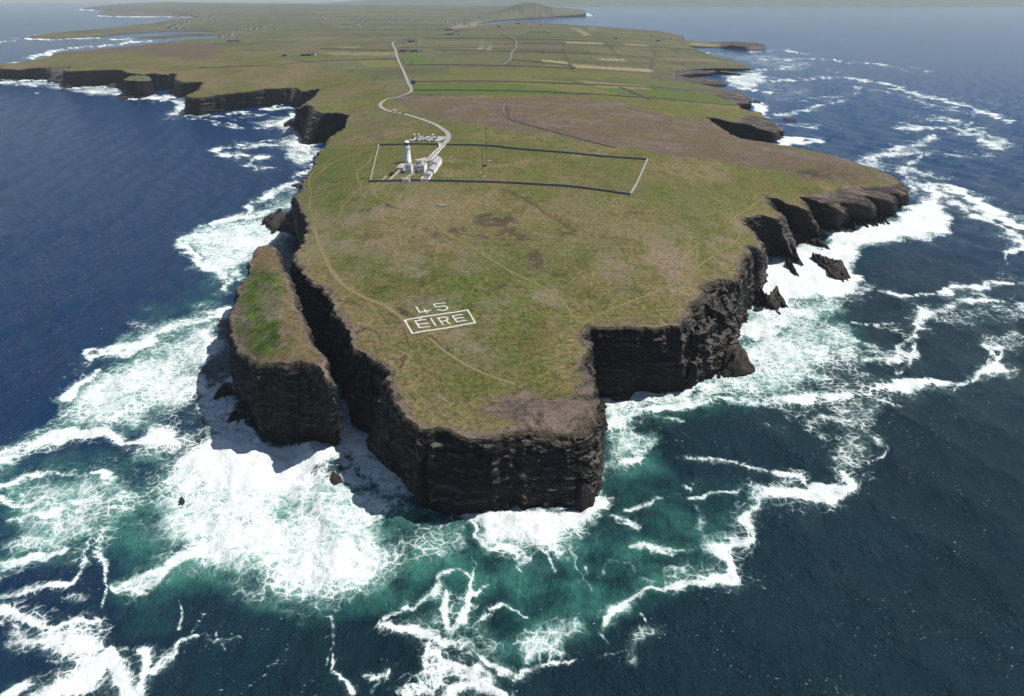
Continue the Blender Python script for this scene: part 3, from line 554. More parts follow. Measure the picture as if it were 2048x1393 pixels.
    B([(790,1225),(820,1205),(830,1215),(870,1185),(890,1150),(920,1140),(945,1150)], [5,8,5,9,8,8,5], .85); B([(945,1140),(950,1180),(945,1220),(935,1255),(905,1270)], [7,9,8,9,6], .8); B([(890,1190),(895,1225),(910,1255)], [5,9,10], .8); B([(925,1205),(960,1190),(990,1165)], [5,8,4], .6)
    B([(990,1220),(1010,1210),(1050,1215),(1075,1235)], [6,9,7,4], .6); B([(960,1260),(990,1230)], 7, .5); B([(970,1250),(990,1290)], 7, .5)
    polyf(foam, [(1040,1270),(1110,1240),(1150,1225),(1190,1235),(1200,1260),(1150,1290),(1155,1325),(1060,1330),(1040,1300)], .60, 26)
    B([(1215,1250),(1225,1215),(1260,1190),(1290,1180)], [8,10,10,8], .85); B([(1210,1265),(1225,1285)], 6, .55)
    polyf(foam, [(1340,1250),(1280,1240),(1255,1290),(1260,1340),(1285,1350),(1290,1300)], .5, 14); B([(1200,1320),(1260,1305)], 5, .5); B([(1285,1215),(1300,1245)], 4, .5)
    # front of the tip
    polyf(foam, [(850,1020),(1200,1005),(1225,990),(1190,960),(1240,1000),(1215,1040),(1130,1080),(1120,1120),(1060,1100),(980,1110),(960,1060),(900,1040)], .92, 26)
    polyf(foam, [(960,1026),(1070,1016),(1180,1010),(1220,985),(1232,1008),(1180,1040),(1060,1055),(980,1055)], 1.3, 20)
    B([(945,1040),(970,1085),(985,1110),(1040,1108)], [4,6,9,8], .9); polyf(foam, [(1060,1060),(1200,1030),(1150,1110),(1100,1125)], .6, 26)
    polyf(foam, [(820,1040),(930,1040),(960,1100),(880,1130),(800,1120)], .50, 24)
    for l in ([(950,1110),(945,1135)],[(1050,1120),(1060,1180)],[(1075,1110),(1110,1150)],[(1170,1130),(1150,1170)],[(1120,1090),(1170,1180)],[(930,1060),(880,1100)]): B(l, 4, .55)
    # right of the tip
    polyf(foam, [(1200,800),(1262,798),(1400,775),(1440,720),(1500,690),(1540,640),(1640,700),(1640,760),(1590,800),(1460,800),(1300,830),(1250,870),(1200,890)], .76, 30)
    polyf(foam, [(1200,798),(1290,798),(1300,820),(1230,840),(1200,870)], 1.0, 18); polyf(foam, [(1400,760),(1480,752),(1560,760),(1500,785),(1380,800)], 1.0, 20)
    polyf(foam, [(1195,880),(1230,850),(1320,865),(1330,900),(1260,950),(1200,950)], .6, 20); B([(1240,920),(1280,925)], [9,6], 1.0); B([(1190,900),(1200,960),(1215,1000)], [7,6,8], .7)
    B([(1200,850),(1280,835),(1340,815),(1400,800),(1440,798),(1500,800),(1560,810),(1600,808),(1612,795),(1660,785),(1740,772),(1830,768),(1920,770),(1950,755),(2000,725),(2020,700)], [8,8,9,9,6,8,9,10,8,11,9,8,9,12,12,8], 1.05)
    B([(1990,715),(1975,690),(2020,705)], 12, .9); polyf(foam, [(1940,690),(2048,640),(2060,720),(1990,720)], .5, 18)
    polyf(foam, [(1500,600),(1560,590),(1700,640),(1730,720),(1800,790),(1700,830),(1640,780),(1580,700)], .52, 24)
    for l in ([(1700,640),(1780,660),(1830,690),(1815,720),(1790,745)],[(1560,615),(1640,640),(1700,690),(1790,715),(1830,700)],[(1640,700),(1720,720),(1790,720)],[(1620,740),(1690,760),(1780,800)],[(1690,780),(1750,790),(1800,805)]): B(l, 8, .7)
    # surf below the slabs
    polyf(foam, [(1525,510),(1575,507),(1600,490),(1660,497),(1650,478),(1640,455),(1745,442),(1790,432),(1812,410),(1880,390),(1905,430),(1890,465),(1800,485),(1720,500),(1700,540),(1740,560),(1700,590),(1610,610),(1530,600),(1500,640),(1470,640),(1490,600)], 1.15, 16)
    polyf(foam, [(1500,590),(1600,600),(1700,580),(1720,600),(1640,640),(1500,690),(1460,660)], .75, 22)
    B([(1810,380),(1840,372),(1900,400),(1980,440),(2040,470)], [10,14,12,12,12], .85); B([(1640,660),(1680,600),(1750,575)], 9, .5); B([(1660,590),(1680,595)], [8,5], .8)
    B([(2048,572),(1960,570),(1900,580),(1830,592),(1780,590)], [8,9,9,8,5], .95); B([(1700,600),(1780,590)], 6, .5); B([(2048,610),(1980,600),(1900,610),(1840,640),(1800,690),(1780,720)], [12,10,11,12,10,6], .85); polyf(foam, [(1850,600),(2048,590),(2048,660),(1900,660),(1830,640)], .45, 20)
    B([(2048,480),(2030,500),(2010,522)], [12,9,6], .95); B([(2048,455),(1990,430),(1930,390),(1880,370),(1820,365)], [12,12,12,12,10], .9)
    B([(1780,780),(1770,800),(1700,830),(1620,850)], 14, .55); polyf(foam, [(1650,780),(1790,790),(1750,860),(1770,900),(1740,950),(1640,960),(1660,880),(1620,850)], .50, 30)
    B([(1730,865),(1765,900),(1750,915)], [5,6,6], .8); B([(1375,925),(1460,935),(1530,945),(1590,955),(1615,970)], [7,8,10,11,10], .85); B([(1620,975),(1690,970),(1680,945),(1700,960)], [8,14,14,10], .85)
    B([(1700,965),(1680,985),(1600,992),(1540,998),(1505,1010),(1490,1035),(1512,1060),(1510,1080),(1470,1078),(1440,1090),(1460,1120),(1462,1155),(1420,1160),(1370,1170),(1340,1172),(1300,1165),(1260,1190),(1225,1215),(1218,1245)], [15,18,18,18,18,17,17,16,12,14,17,18,17,17,13,12,12,11,7], 1.05)
    for l in ([(1270,1093),(1330,1098),(1400,1093)],[(1310,1100),(1345,1110)],[(1190,1150),(1220,1125),(1260,1130),(1290,1150),(1330,1160)],[(1400,1000),(1480,990)],[(1380,975),(1395,985)],[(1410,1045),(1400,1020)],[(1330,1140),(1370,1140)],[(1300,840),(1360,850)],[(1470,830),(1500,840)],[(1540,860),(1580,855)],[(1240,1040),(1290,1060)],[(1260,1020),(1340,1010)]): B(l, 5, .58)
    blob(foam, 1640, 870, 50, 60, .42); blob(foam, 1700, 840, 70, 30, .5); blob(foam, 1880, 790, 40, 12, .45)
    # right side far
    polyf(foam, [(1560,270),(1640,280),(1640,290),(1555,288)], 1.0, 6); B([(1500,285),(1560,289),(1640,285)], 5, 1.0)
    polyf(foam, [(1690,320),(1740,300),(1840,290),(1850,310),(1760,325),(1810,345),(1850,365),(1790,350)], .6, 10)
    for l, wd, a in (([(1740,325),(1790,300),(1850,285),(1880,270)],[8,8,7,5],.85),([(1800,255),(1900,255),(1960,275),(2010,300)],[6,7,8,7],.85),([(1830,230),(1900,240),(1960,262),(2020,290)],[4,6,7,6],.7),([(1800,345),(1830,330),(1850,310)],6,.7),
        ([(1855,300),(1940,310),(1990,315)],6,.6),([(1800,360),(1860,352)],6,.7),([(1760,330),(1840,345)],5,.6),
        ([(1500,120),(1640,118),(1700,125),(1760,128),(1830,150)],[5,4,4,4,3],.7),([(1520,165),(1600,160),(1680,155),(1760,165),(1840,190),(1930,210),(2020,245)],[5,5,5,5,6,6,7],.8),([(1610,200),(1700,190),(1750,180),(1780,185)],[6,6,5,4],.6),
        ([(1520,235),(1600,225),(1640,210),(1690,200)],[6,7,6,4],.7),([(1510,245),(1560,250),(1640,252)],5,.6),([(1710,175),(1800,190),(1880,215),(2000,235)],5,.6),([(1500,105),(1580,103),(1640,112)],4,.6),([(1500,140),(1560,140),(1600,128)],5,.7),([(1840,145),(1880,140)],4,.6),([(1780,130),(1860,140)],3,.5),([(1980,205),(2048,220)],4,.5),([(1880,180),(1960,200)],4,.45),([(1640,140),(1700,150)],6,.45)):
        B(l, [q * 1.35 for q in wd] if isinstance(wd, list) else wd * 1.5, a * .88)
    polyf(foam, [(1440,150),(1520,138),(1540,160),(1500,185),(1460,178)], .7, 10); polyf(foam, [(1500,205),(1540,215),(1530,232),(1500,224)], .9, 6); B([(1534,98),(1570,101),(1600,106)], [4,4,3], .9); B([(1400,100),(1450,125),(1510,140)], 5, .8); B([(1460,170),(1500,180),(1540,185)], 5, .8); B([(1500,200),(1530,210)], 5, .9)
    polyf(foam, [(1400,100),(1540,105),(1640,125),(1600,150),(1500,130),(1450,120)], .4, 8); polyf(foam, [(1500,150),(1640,170),(1600,220),(1520,200)], .35, 10)
    # left side: behind the stack and up the coast
    polyf(foam, [(365,490),(390,455),(470,440),(560,430),(600,470),(560,500),(510,520),(440,580),(420,530)], .70, 18)
    B([(450,575),(430,540),(385,510),(365,492),(395,465),(400,455),(470,440),(540,425),(580,410)], [12,14,12,9,8,7,7,7,8], .95); B([(550,465),(520,480),(450,500)], 8, .7); B([(440,575),(480,545),(510,530)], [12,9,6], .75); B([(530,440),(560,465),(590,460)], 9, .95)
    B([(500,420),(530,390),(570,370),(600,365)], [8,8,7,7], .9); polyf(foam, [(500,425),(540,395),(600,370),(590,420),(540,420)], .5, 10); B([(545,378),(580,372),(610,370)], 5, .9)
    B([(432,303),(450,297),(520,290),(570,285),(620,290)], [6,6,7,10,12], .9); B([(432,303),(470,313),(500,308)], 6, .85); polyf(foam, [(500,245),(590,225),(600,260),(640,300),(620,340),(580,330),(560,300),(520,290),(560,270)], .62, 12)
    B([(550,318),(520,318),(497,330),(510,340),(545,337)], [5,6,6,6,5], .9); B([(590,325),(620,315),(632,310)], 9, .9); B([(595,350),(620,340)], 7, .85); B([(590,230),(560,250),(510,258)], [7,6,5], .95); B([(590,268),(600,300),(630,330)], 7, .8)
    B([(370,232),(430,234),(500,222),(560,214),(600,216)], [4,4,4,4,5], .95); B([(330,240),(380,238),(430,245),(480,252)], [3,4,4,3], .7); B([(430,248),(480,258)], 4, .6); B([(460,240),(540,228)], 4, .55)
    polyf(foam, [(330,190),(375,200),(368,230),(330,238),(350,215)], .8, 8); polyf(foam, [(0,157),(130,165),(130,175),(240,170),(250,192),(180,192),(90,175),(0,172)], .72, 8); B([(0,165),(100,172),(240,190),(330,195),(370,195)], [5,5,5,5,5], .75); B([(130,177),(240,172)], 4, .95); B([(240,195),(330,200)], 4, .9)
    B([(0,158),(120,164)], 3, 1.0); B([(75,185),(80,190)], 5, .6); B([(300,190),(345,193),(350,180)], 4, .7)
    for l in ([(20,129),(40,126),(60,124)],[(62,117),(100,104)],[(70,114),(95,110),(110,104)],[(108,103),(155,94)],[(25,77),(90,80),(200,76)],[(60,72),(95,70)],[(225,80),(260,79)],[(150,96),(250,88)],[(0,84),(30,82)],[(163,19),(185,21)],[(195,32),(260,34),(380,34)],[(250,85),(330,82)],[(1110,34.5),(1175,31)],[(1172,28),(1180,32)]): B(l, 4.5, .95)
    B([(62,117),(80,110),(108,108)], 7, 1.0); polyf(foam, [(150,95),(350,80),(430,74),(300,82)], .3, 4)
    # sparse streaks everywhere round the point
    # surf at the foot of the cliffs
    for l, a in (([(466,800),(470,830),(510,850),(520,885),(600,888),(680,885)], 1.0), ([(680,885),(705,960),(720,985)], .9), ([(1200,798),(1262,800),(1345,785),(1372,778),(1410,760)], 1.0), ([(1430,745),(1440,760),(1510,750)], 1.0), ([(1470,700),(1480,640)], .9)):
        B(l, 16, a)
    # shaded channel: thin lace
    polyf(foam, [(670,760),(700,770),(730,850),(790,885),(830,985),(850,1020),(740,1010),(690,900)], .80, 20); blob(foam, 700, 960, 60, 50, .9)
    polyf(foam, [(400,760),(460,740),(520,860),(520,890),(420,880),(390,820)], .9, 20)
    # --- turquoise churned water
    for poly, a in (([(0,920),(300,850),(450,620),(420,560),(300,640),(150,780),(120,860)], .9), ([(0,940),(300,920),(900,1020),(1000,1100),(980,1200),(820,1200),(640,1240),(400,1180),(220,1190),(250,1100),(0,1130)], 1.0), ([(800,1060),(1200,1040),(1400,1060),(1440,1150),(1240,1220),(1190,1300),(1000,1320),(900,1260),(820,1220)], .85),
        ([(1200,790),(1420,760),(1500,680),(1640,700),(1640,780),(1500,805),(1360,830),(1300,870),(1340,960),(1200,990)], .9), ([(1250,960),(1500,990),(1440,1160),(1250,1180)], .55), ([(1490,560),(1660,560),(1700,620),(1720,700),(1580,700),(1480,680)], .7), ([(1640,440),(1880,440),(1740,520),(1600,540)], .3),
        ([(370,490),(400,450),(600,430),(600,500),(500,560),(440,570)], .75), ([(520,420),(600,370),(600,420)], .8), ([(660,760),(860,1020),(760,1020),(690,900)], .35), ([(240,1060),(420,1060),(330,1250),(240,1250)], .45)):
        polyf(aqua, poly, a, 40)
    foam = np.clip(foam, 0, 1.3); foam *= .80 + .36 * sstep(.3, .7, fbm(x, y, 34, 5, 181, .62))
    foam = np.maximum(foam, .16 * sstep(.5, .75, fbm(x, y, 60, 4, 190)))
    # swell and the chop that carries real shape
    r = np.hypot(x, y)
    z = np.zeros(N)
    for L_, ang, amp in ((46, 205, .75), (31, 190, .48), (19, 222, .32), (12, 170, .2), (8, 240, .1)):
        a = R(ang); ph = (x * math.cos(a) + y * math.sin(a)) / L_ * 2 * math.pi + fbm(x, y, L_ * 3, 2, int(L_)) * 7
        z += amp * (1 - np.abs(np.sin(ph / 2)) * 2 + .3) * sstep(110 * L_, 45 * L_, r)
    z += (fbm(x, y, 11, 4, 140) - .5) * 2.6 * np.clip(foam, 0, 1) * sstep(2500, 900, r) + (fbm(x, y, 3.2, 3, 144) - .5) * 1.1 * np.clip(foam, 0, 1) * sstep(900, 300, r)
    z += (fbm(x, y, 5, 3, 141) - .5) * 0.5 * sstep(1200, 400, r)
    Fc = []
    idx = np.arange(nd * na).reshape(nd, na)
    a = idx[:-1, :]; b_ = idx[1:, :]; a2 = np.roll(a, -1, 1); b2 = np.roll(b_, -1, 1)
    quads = np.stack([a, a2, b2, b_], -1).reshape(-1, 4)[:, ::-1]
    me = bpy.data.meshes.new('sea'); me.vertices.add(N); me.vertices.foreach_set('co', np.stack([x, y, z], 1).astype(np.float32).ravel())
    me.loops.add(quads.size); me.loops.foreach_set('vertex_index', quads.astype(np.int32).ravel())
    me.polygons.add(len(quads)); me.polygons.foreach_set('loop_start', np.arange(0, quads.size, 4, dtype=np.int32))
    try: me.polygons.foreach_set('loop_total', np.full(len(quads), 4, np.int32))
    except Exception: pass
    me.polygons.foreach_set('use_smooth', np.ones(len(quads), bool)); me.update(calc_edges=True); me.validate()
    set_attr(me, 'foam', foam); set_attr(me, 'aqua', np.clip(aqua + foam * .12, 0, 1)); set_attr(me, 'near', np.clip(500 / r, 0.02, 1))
    o = bpy.data.objects.new('sea', me); COL.objects.link(o); tag(o, kind='structure')
    m, b = mat('sea_water'); me.materials.append(m)
    p = b.pos(); fa = b.attr('foam').outputs['Fac']; aq = b.attr('aqua').outputs['Fac']; nr = b.attr('near').outputs['Fac']
    wv = b.n('TexNoise', {'Vector': p, 'Scale': 0.11, 'Detail': 4, 'Roughness': .6}).outputs['Color']
    pw = b.n('VectorMath', {0: p, 1: b.n('VectorMath', {0: wv, 1: (9, 9, 0)}, operation='MULTIPLY').outputs[0]}, operation='ADD').outputs[0]
    n1 = b.noise(pw, 0.16, 9, 0.66); n2 = b.noise(pw, 0.75, 6, 0.7)
    v1 = b.n('TexVoronoi', {'Vector': pw, 'Scale': 0.22, 'Randomness': 1.0}, feature='DISTANCE_TO_EDGE', voronoi_dimensions='2D').outputs['Distance']
    v2 = b.n('TexVoronoi', {'Vector': pw, 'Scale': 0.6}, feature='DISTANCE_TO_EDGE', voronoi_dimensions='2D').outputs['Distance']
    lace = b.math('MAXIMUM', b.mr(v1, 0.0, 0.24, 1, 0), b.math('MULTIPLY', b.mr(v2, 0.0, 0.28, 1, 0), 0.65))
    pat = b.math('ADD', b.math('MULTIPLY', b.mr(n1, .28, .72, 0, 1, False), .46), b.math('ADD', b.math('MULTIPLY', lace, b.mr(b.noise(p, .035, 3, .6), .38, .62, .20, .40)), b.math('MULTIPLY', b.mr(n2, .3, .7, 0, 1, False), .20)))
    thr = b.math('SUBTRACT', 1.02, b.math('MULTIPLY', fa, 0.95))
    d = b.math('SUBTRACT', pat, thr)
    gate = b.mr(fa, 0.02, 0.22)
    f = b.math('MULTIPLY', b.mr(d, -0.12, 0.28), gate)
    glint_fleck = b.math('MULTIPLY', b.mr(b.noise(b.scale(p, (1, 1.8, 1)), 0.75, 3, .55), .69, .73), b.mr(b.noise(p, .03, 3, .6), .42, .6))  # sparse white flecks: whitecaps, and sun glints painted in with them
    f = b.math('MAXIMUM', f, b.math('MULTIPLY', glint_fleck, .8))
    milk = b.math('MULTIPLY', b.mr(d, -0.45, 0.06), b.mr(fa, .1, .75, 0, .95))
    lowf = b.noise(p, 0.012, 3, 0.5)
    deep_sky = b.mix(b.mr(lowf, .35, .65), (0.0010, 0.0150, 0.025), (0.0016, 0.021, 0.033))
    deep_sky = b.mix(b.mr(nr, .10, .95, 1, 0), deep_sky, (0.002, 0.042, 0.145)); deep_sky = b.mix(b.math('MULTIPLY', b.mr(b.n('SeparateXYZ', {0: p}).outputs[0], -60, -300), .8), deep_sky, (0.0012, 0.024, 0.088))  # bluer far out and to the left: reflected sky painted into the colour
    aqv = b.math('MULTIPLY', aq, b.mr(b.noise(p, 0.045, 5, .65), .32, .68, .1, 1.0))
    wc = b.mix(aqv, deep_sky, (0.018, 0.105, 0.092))
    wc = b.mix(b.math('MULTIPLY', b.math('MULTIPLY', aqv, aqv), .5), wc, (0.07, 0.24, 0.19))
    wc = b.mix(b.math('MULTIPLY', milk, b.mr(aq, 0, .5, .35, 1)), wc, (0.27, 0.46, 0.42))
    # ripples, strongest near at hand
    rp = b.math('ADD', b.noise(b.scale(p, (1, .55, 1)), 0.22, 5, 0.62), b.math('MULTIPLY', b.noise(b.scale(p, (1, .7, 1)), 1.3, 4, .6), .35))
    nb_ = b.bump(rp, b.mr(nr, 0.02, .6, .55, 1.0), 3.0)
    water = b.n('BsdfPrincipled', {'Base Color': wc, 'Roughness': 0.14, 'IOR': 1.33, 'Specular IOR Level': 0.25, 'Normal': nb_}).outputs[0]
    fc = b.mix(b.mr(n2, .3, .7, 0, .35), (0.70, 0.72, 0.725), (0.40, 0.52, 0.52))
    fb = b.bump(b.math('ADD', pat, b.math('MULTIPLY', n2, .5)), 0.55, 0.8)
    foamb = b.bsdf(fc, 0.9, 0.1, fb)
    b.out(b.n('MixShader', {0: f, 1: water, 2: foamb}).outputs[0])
sea()
# ------------------------------------------------------------------ sea stack, ledges and skerries
def area_grid(out, step):
    P = np.array([W(*e[:3]) for e in out]); x0, y0 = P[:, :2].min(0); x1, y1 = P[:, :2].max(0)
    X, Y = np.meshgrid(np.arange(x0, x1, step), np.arange(y0, y1, step)); X = X + (np.arange(X.shape[0]) % 2)[:, None] * step / 2
    return X.ravel() + np.random.uniform(-.2, .2, X.size) * step, Y.ravel() + np.random.uniform(-.2, .2, X.size) * step
def paint_stack(x, y, z, ed):
    px, py = PR(x, y, z); n2 = fbm(x, y, 12, 4, 66, .6); n3 = fbm(x, y, 4, 4, 68, .6); wx = (fbm(x, y, 14, 4, 51) - .5) * 36
    ONE = np.ones((len(x), 1)); L = lambda a, b, t: a * (1 - t)[:, None] + b * t[:, None]
    c = L(TAN * .75 * ONE, BROWN * 1.05 * ONE, sstep(.35, .65, n2)); c = L(c, OLIVE * ONE, sstep(.5, .65, n3) * .5)
    edge = 505 + (py - 520) * 0.32
    lm = sstep(6, -10, (px + wx) - (560 + (py - 600) * -.05)) * sstep(538, 556, py + wx * .4) * sstep(725, 690, py + wx * .5)
    c = L(c, np.array((0.062, 0.118, 0.014)) * ONE, lm); c = L(c, np.array((0.035, 0.06, 0.014)) * ONE, lm * sstep(.45, .6, n3))
    bare = np.maximum(sstep(3.2, .8, ed) * .8, lm * sstep(.48, .58, fbm(x * .6, y, 3.4, 4, 91, .6)) * sstep(520, 470, px) * 1.0)
    bare = np.maximum(bare, lm * sstep(.60, .68, fbm(x * .6, y, 3, 4, 93, .6)) * .9)
    th = np.clip(np.exp(-(((px + wx - 548 - (py - 680) * .1) / 26) ** 2 + ((py - 655) / 90) ** 2)) * 1.3, 0, 1) + 0.1
    th = np.maximum(th, lm * .25)
    return c, bare, th * sstep(.38, .52, n2)
STK = [(539,491,49),(550,498,49),(562,530,49),(572,552,50),(580,575,50),(592,600,50),(601,634,50),(613,655,50),(622,682,50),(636,700,50),(648,722,50,660,868),(655,742,49,666,878),(658,766,48,673,886),
 (650,752,49,664,887),(640,735,50,650,886),(628,724,50,628,882),(600,722,50,600,880),(572,725,50,574,884),(545,724,49,548,880),(518,726,48,528,880),(503,722,45,522,862),(495,713,43,517,846),(484,706,42,506,834),(473,698,41,492,822),(465,680,41,482,804),(463,650,42,478,772),(463,622,42,474,740),(471,600,42,480,715),(476,578,43),(486,560,44),(496,545,45),(503,535,46),(503,520,47),(508,502,48),(520,494,49)]
g = area_grid(STK, 1.2)
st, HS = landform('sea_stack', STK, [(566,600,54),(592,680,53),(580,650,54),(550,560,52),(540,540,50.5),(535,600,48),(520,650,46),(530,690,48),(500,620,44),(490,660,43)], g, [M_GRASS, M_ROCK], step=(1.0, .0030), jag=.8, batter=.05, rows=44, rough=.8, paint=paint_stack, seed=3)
tag(st, 'long grass-topped sea stack split from the headland by a narrow channel', 'sea stack')

def add_shards(o, out, n, seed):
    """upstanding edges of the tilted rock beds, part of the same rock"""
    P = np.array([W(*e[:3]) for e in out]); rg = random.Random(seed); x0, y0 = P[:, :2].min(0); x1, y1 = P[:, :2].max(0); me = o.data
    A_ = np.array(W(1556, 440, 20)[:2]); B_ = np.array(W(1600, 548, 2)[:2]); u = (B_ - A_) / np.linalg.norm(B_ - A_); v = np.array((-u[1], u[0]))
    V, Fc = [], []; k = 0; size = math.sqrt((x1 - x0) * (y1 - y0)); tries = 0
    while k < n and tries < 4000:
        tries += 1; c = np.array((rg.uniform(x0, x1), rg.uniform(y0, y1)))
        if not inside(c[:1] * 1, c[1:] * 1, P)[0]: continue
        i = int(np.argmin(np.hypot(P[:, 0] - c[0], P[:, 1] - c[1]))); hz = max(.5, P[i, 2] * .8); L = size * rg.uniform(.10, .26); wd = size * rg.uniform(.016, .045); up = size * rg.uniform(.03, .09)
        m = 6; top = []
        for q in range(m + 1):
            f = q / m; cc = c + u * (f - .5) * 2 * L; jz = hz + up * (1 - f * .9) * rg.uniform(.6, 1.1); ww = wd * rg.uniform(.6, 1.2)
            b0 = len(V)
            V += [(*(cc - v * ww), hz - 3 - size * .05), (*(cc - v * ww * .5), jz * .96), (*(cc + v * ww * .4), jz), (*(cc + v * ww), hz - 3 - size * .05)]
            if q: Fc += [(b0 - 4 + a, b0 - 4 + a + 1, b0 + a + 1, b0 + a) for a in range(3)]
            if q in (0, m): Fc.append((b0, b0 + 1, b0 + 2, b0 + 3) if q else (b0 + 3, b0 + 2, b0 + 1, b0))
        k += 1
    n0 = len(me.vertices); co = np.zeros(n0 * 3, np.float32); me.vertices.foreach_get('co', co); oldF = [tuple(p.vertices) for p in me.polygons]
    nm = bpy.data.meshes.new(me.name); nm.from_pydata([tuple(map(float, q)) for q in co.reshape(-1, 3)] + [tuple(map(float, q)) for q in V], [], oldF + [tuple(a + n0 for a in f) for f in Fc]); nm.materials.append(me.materials[0]); o.data = nm

# ledges of the tip: slabs that step out below the turf edge
def rockform(name, out, ctrl=(), step=1.2, jag=.5, batter=.05, rows=16, rough=.9, ledge=.7, mat_=None, seed=0, label=None, cat='rock', group=None, kind=None, shards=0):
    g = area_grid(out, step)
    m = mat_ or M_ROCK
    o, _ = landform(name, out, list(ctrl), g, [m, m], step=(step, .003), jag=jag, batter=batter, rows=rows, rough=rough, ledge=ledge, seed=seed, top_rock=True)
    if shards: add_shards(o, out, shards, seed)
    return tag(o, label, cat if label else None, group, kind)
rockform('rock_ledge', [(820,838,36),(832,866,36,845,1019),(864,899,36,866,1023),(886,893,36.5,888,1023),(905,895,36,905,1024),(926,899,36,926,1024),(945,898,36,948,1026),(962,905,35.5,962,1028),(983,908,35.5,985,1026),(1002,896,36,1002,1024),(1018,890,36,1018,1028),(1020,868,37),(940,862,37),(880,850,37)], jag=.6, rows=34, rough=.14, seed=5, kind='structure')
rockform('rock_ledge', [(1075,878,34.5),(1090,884,34.5,1090,1016),(1115,892,33.5,1116,1013),(1135,887,33.5,1136,1014),(1158,888,33.5,1160,1015),(1180,874,34.5,1181,1008),(1194,856,36.5,1192,995),(1196,838,37,1196,975),(1178,832,37),(1100,850,37)], jag=.6, rows=34, rough=.14, seed=6, kind='structure')
rockform('rock_ledge', [(1150,1012,2),(1158,985,9),(1163,968,14),(1172,966,13),(1180,978,9),(1190,1000,2),(1188,1014,.5),(1165,1020,.5)], step=.8, jag=.3, rows=8, rough=.5, seed=7, kind='structure')
rockform('rock_ledge', [(1225,790,3),(1263,782,3.5,1264,796),(1262,797,2),(1225,798,2)], step=.8, jag=.2, rows=6, seed=8, kind='structure')
rockform('rock_ledge', [(930,985,6),(952,984,6,954,1021),(974,986,6,976,1024),(978,1000,6,980,1029),(955,999,6,955,1025),(930,996,6,930,1022)], step=.8, jag=.2, rows=12, seed=9, kind='structure')
# stepped rock face between the turf and the sea on the south side
for k, o_ in enumerate(([(1384,632,40),(1400,612,40),(1420,600,40),(1440,602,39),(1442,622,38,1444,735),(1425,650,38,1430,748),(1404,668,38,1408,756),(1385,672,38,1390,764),(1376,655,40)],
                        [(1410,592,42),(1432,578,42),(1458,576,41),(1472,588,40,1480,665),(1466,612,39,1472,690),(1448,630,39,1456,712),(1428,622,41,1440,728),(1412,606,42)],
                        [(1430,640,28),(1450,630,28),(1466,640,26,1470,680),(1462,664,25,1466,700),(1440,682,24,1446,730),(1418,700,24,1424,748),(1408,690,27)],
                        [(1388,690,22),(1400,684,22),(1420,694,20,1424,750),(1412,722,18,1416,756),(1394,738,18,1396,766),(1380,726,20)])):
    rockform('rock_ledge', o_, step=1.0, jag=1.2, rows=26, rough=2.2, ledge=1.3, seed=20 + k, kind='structure')
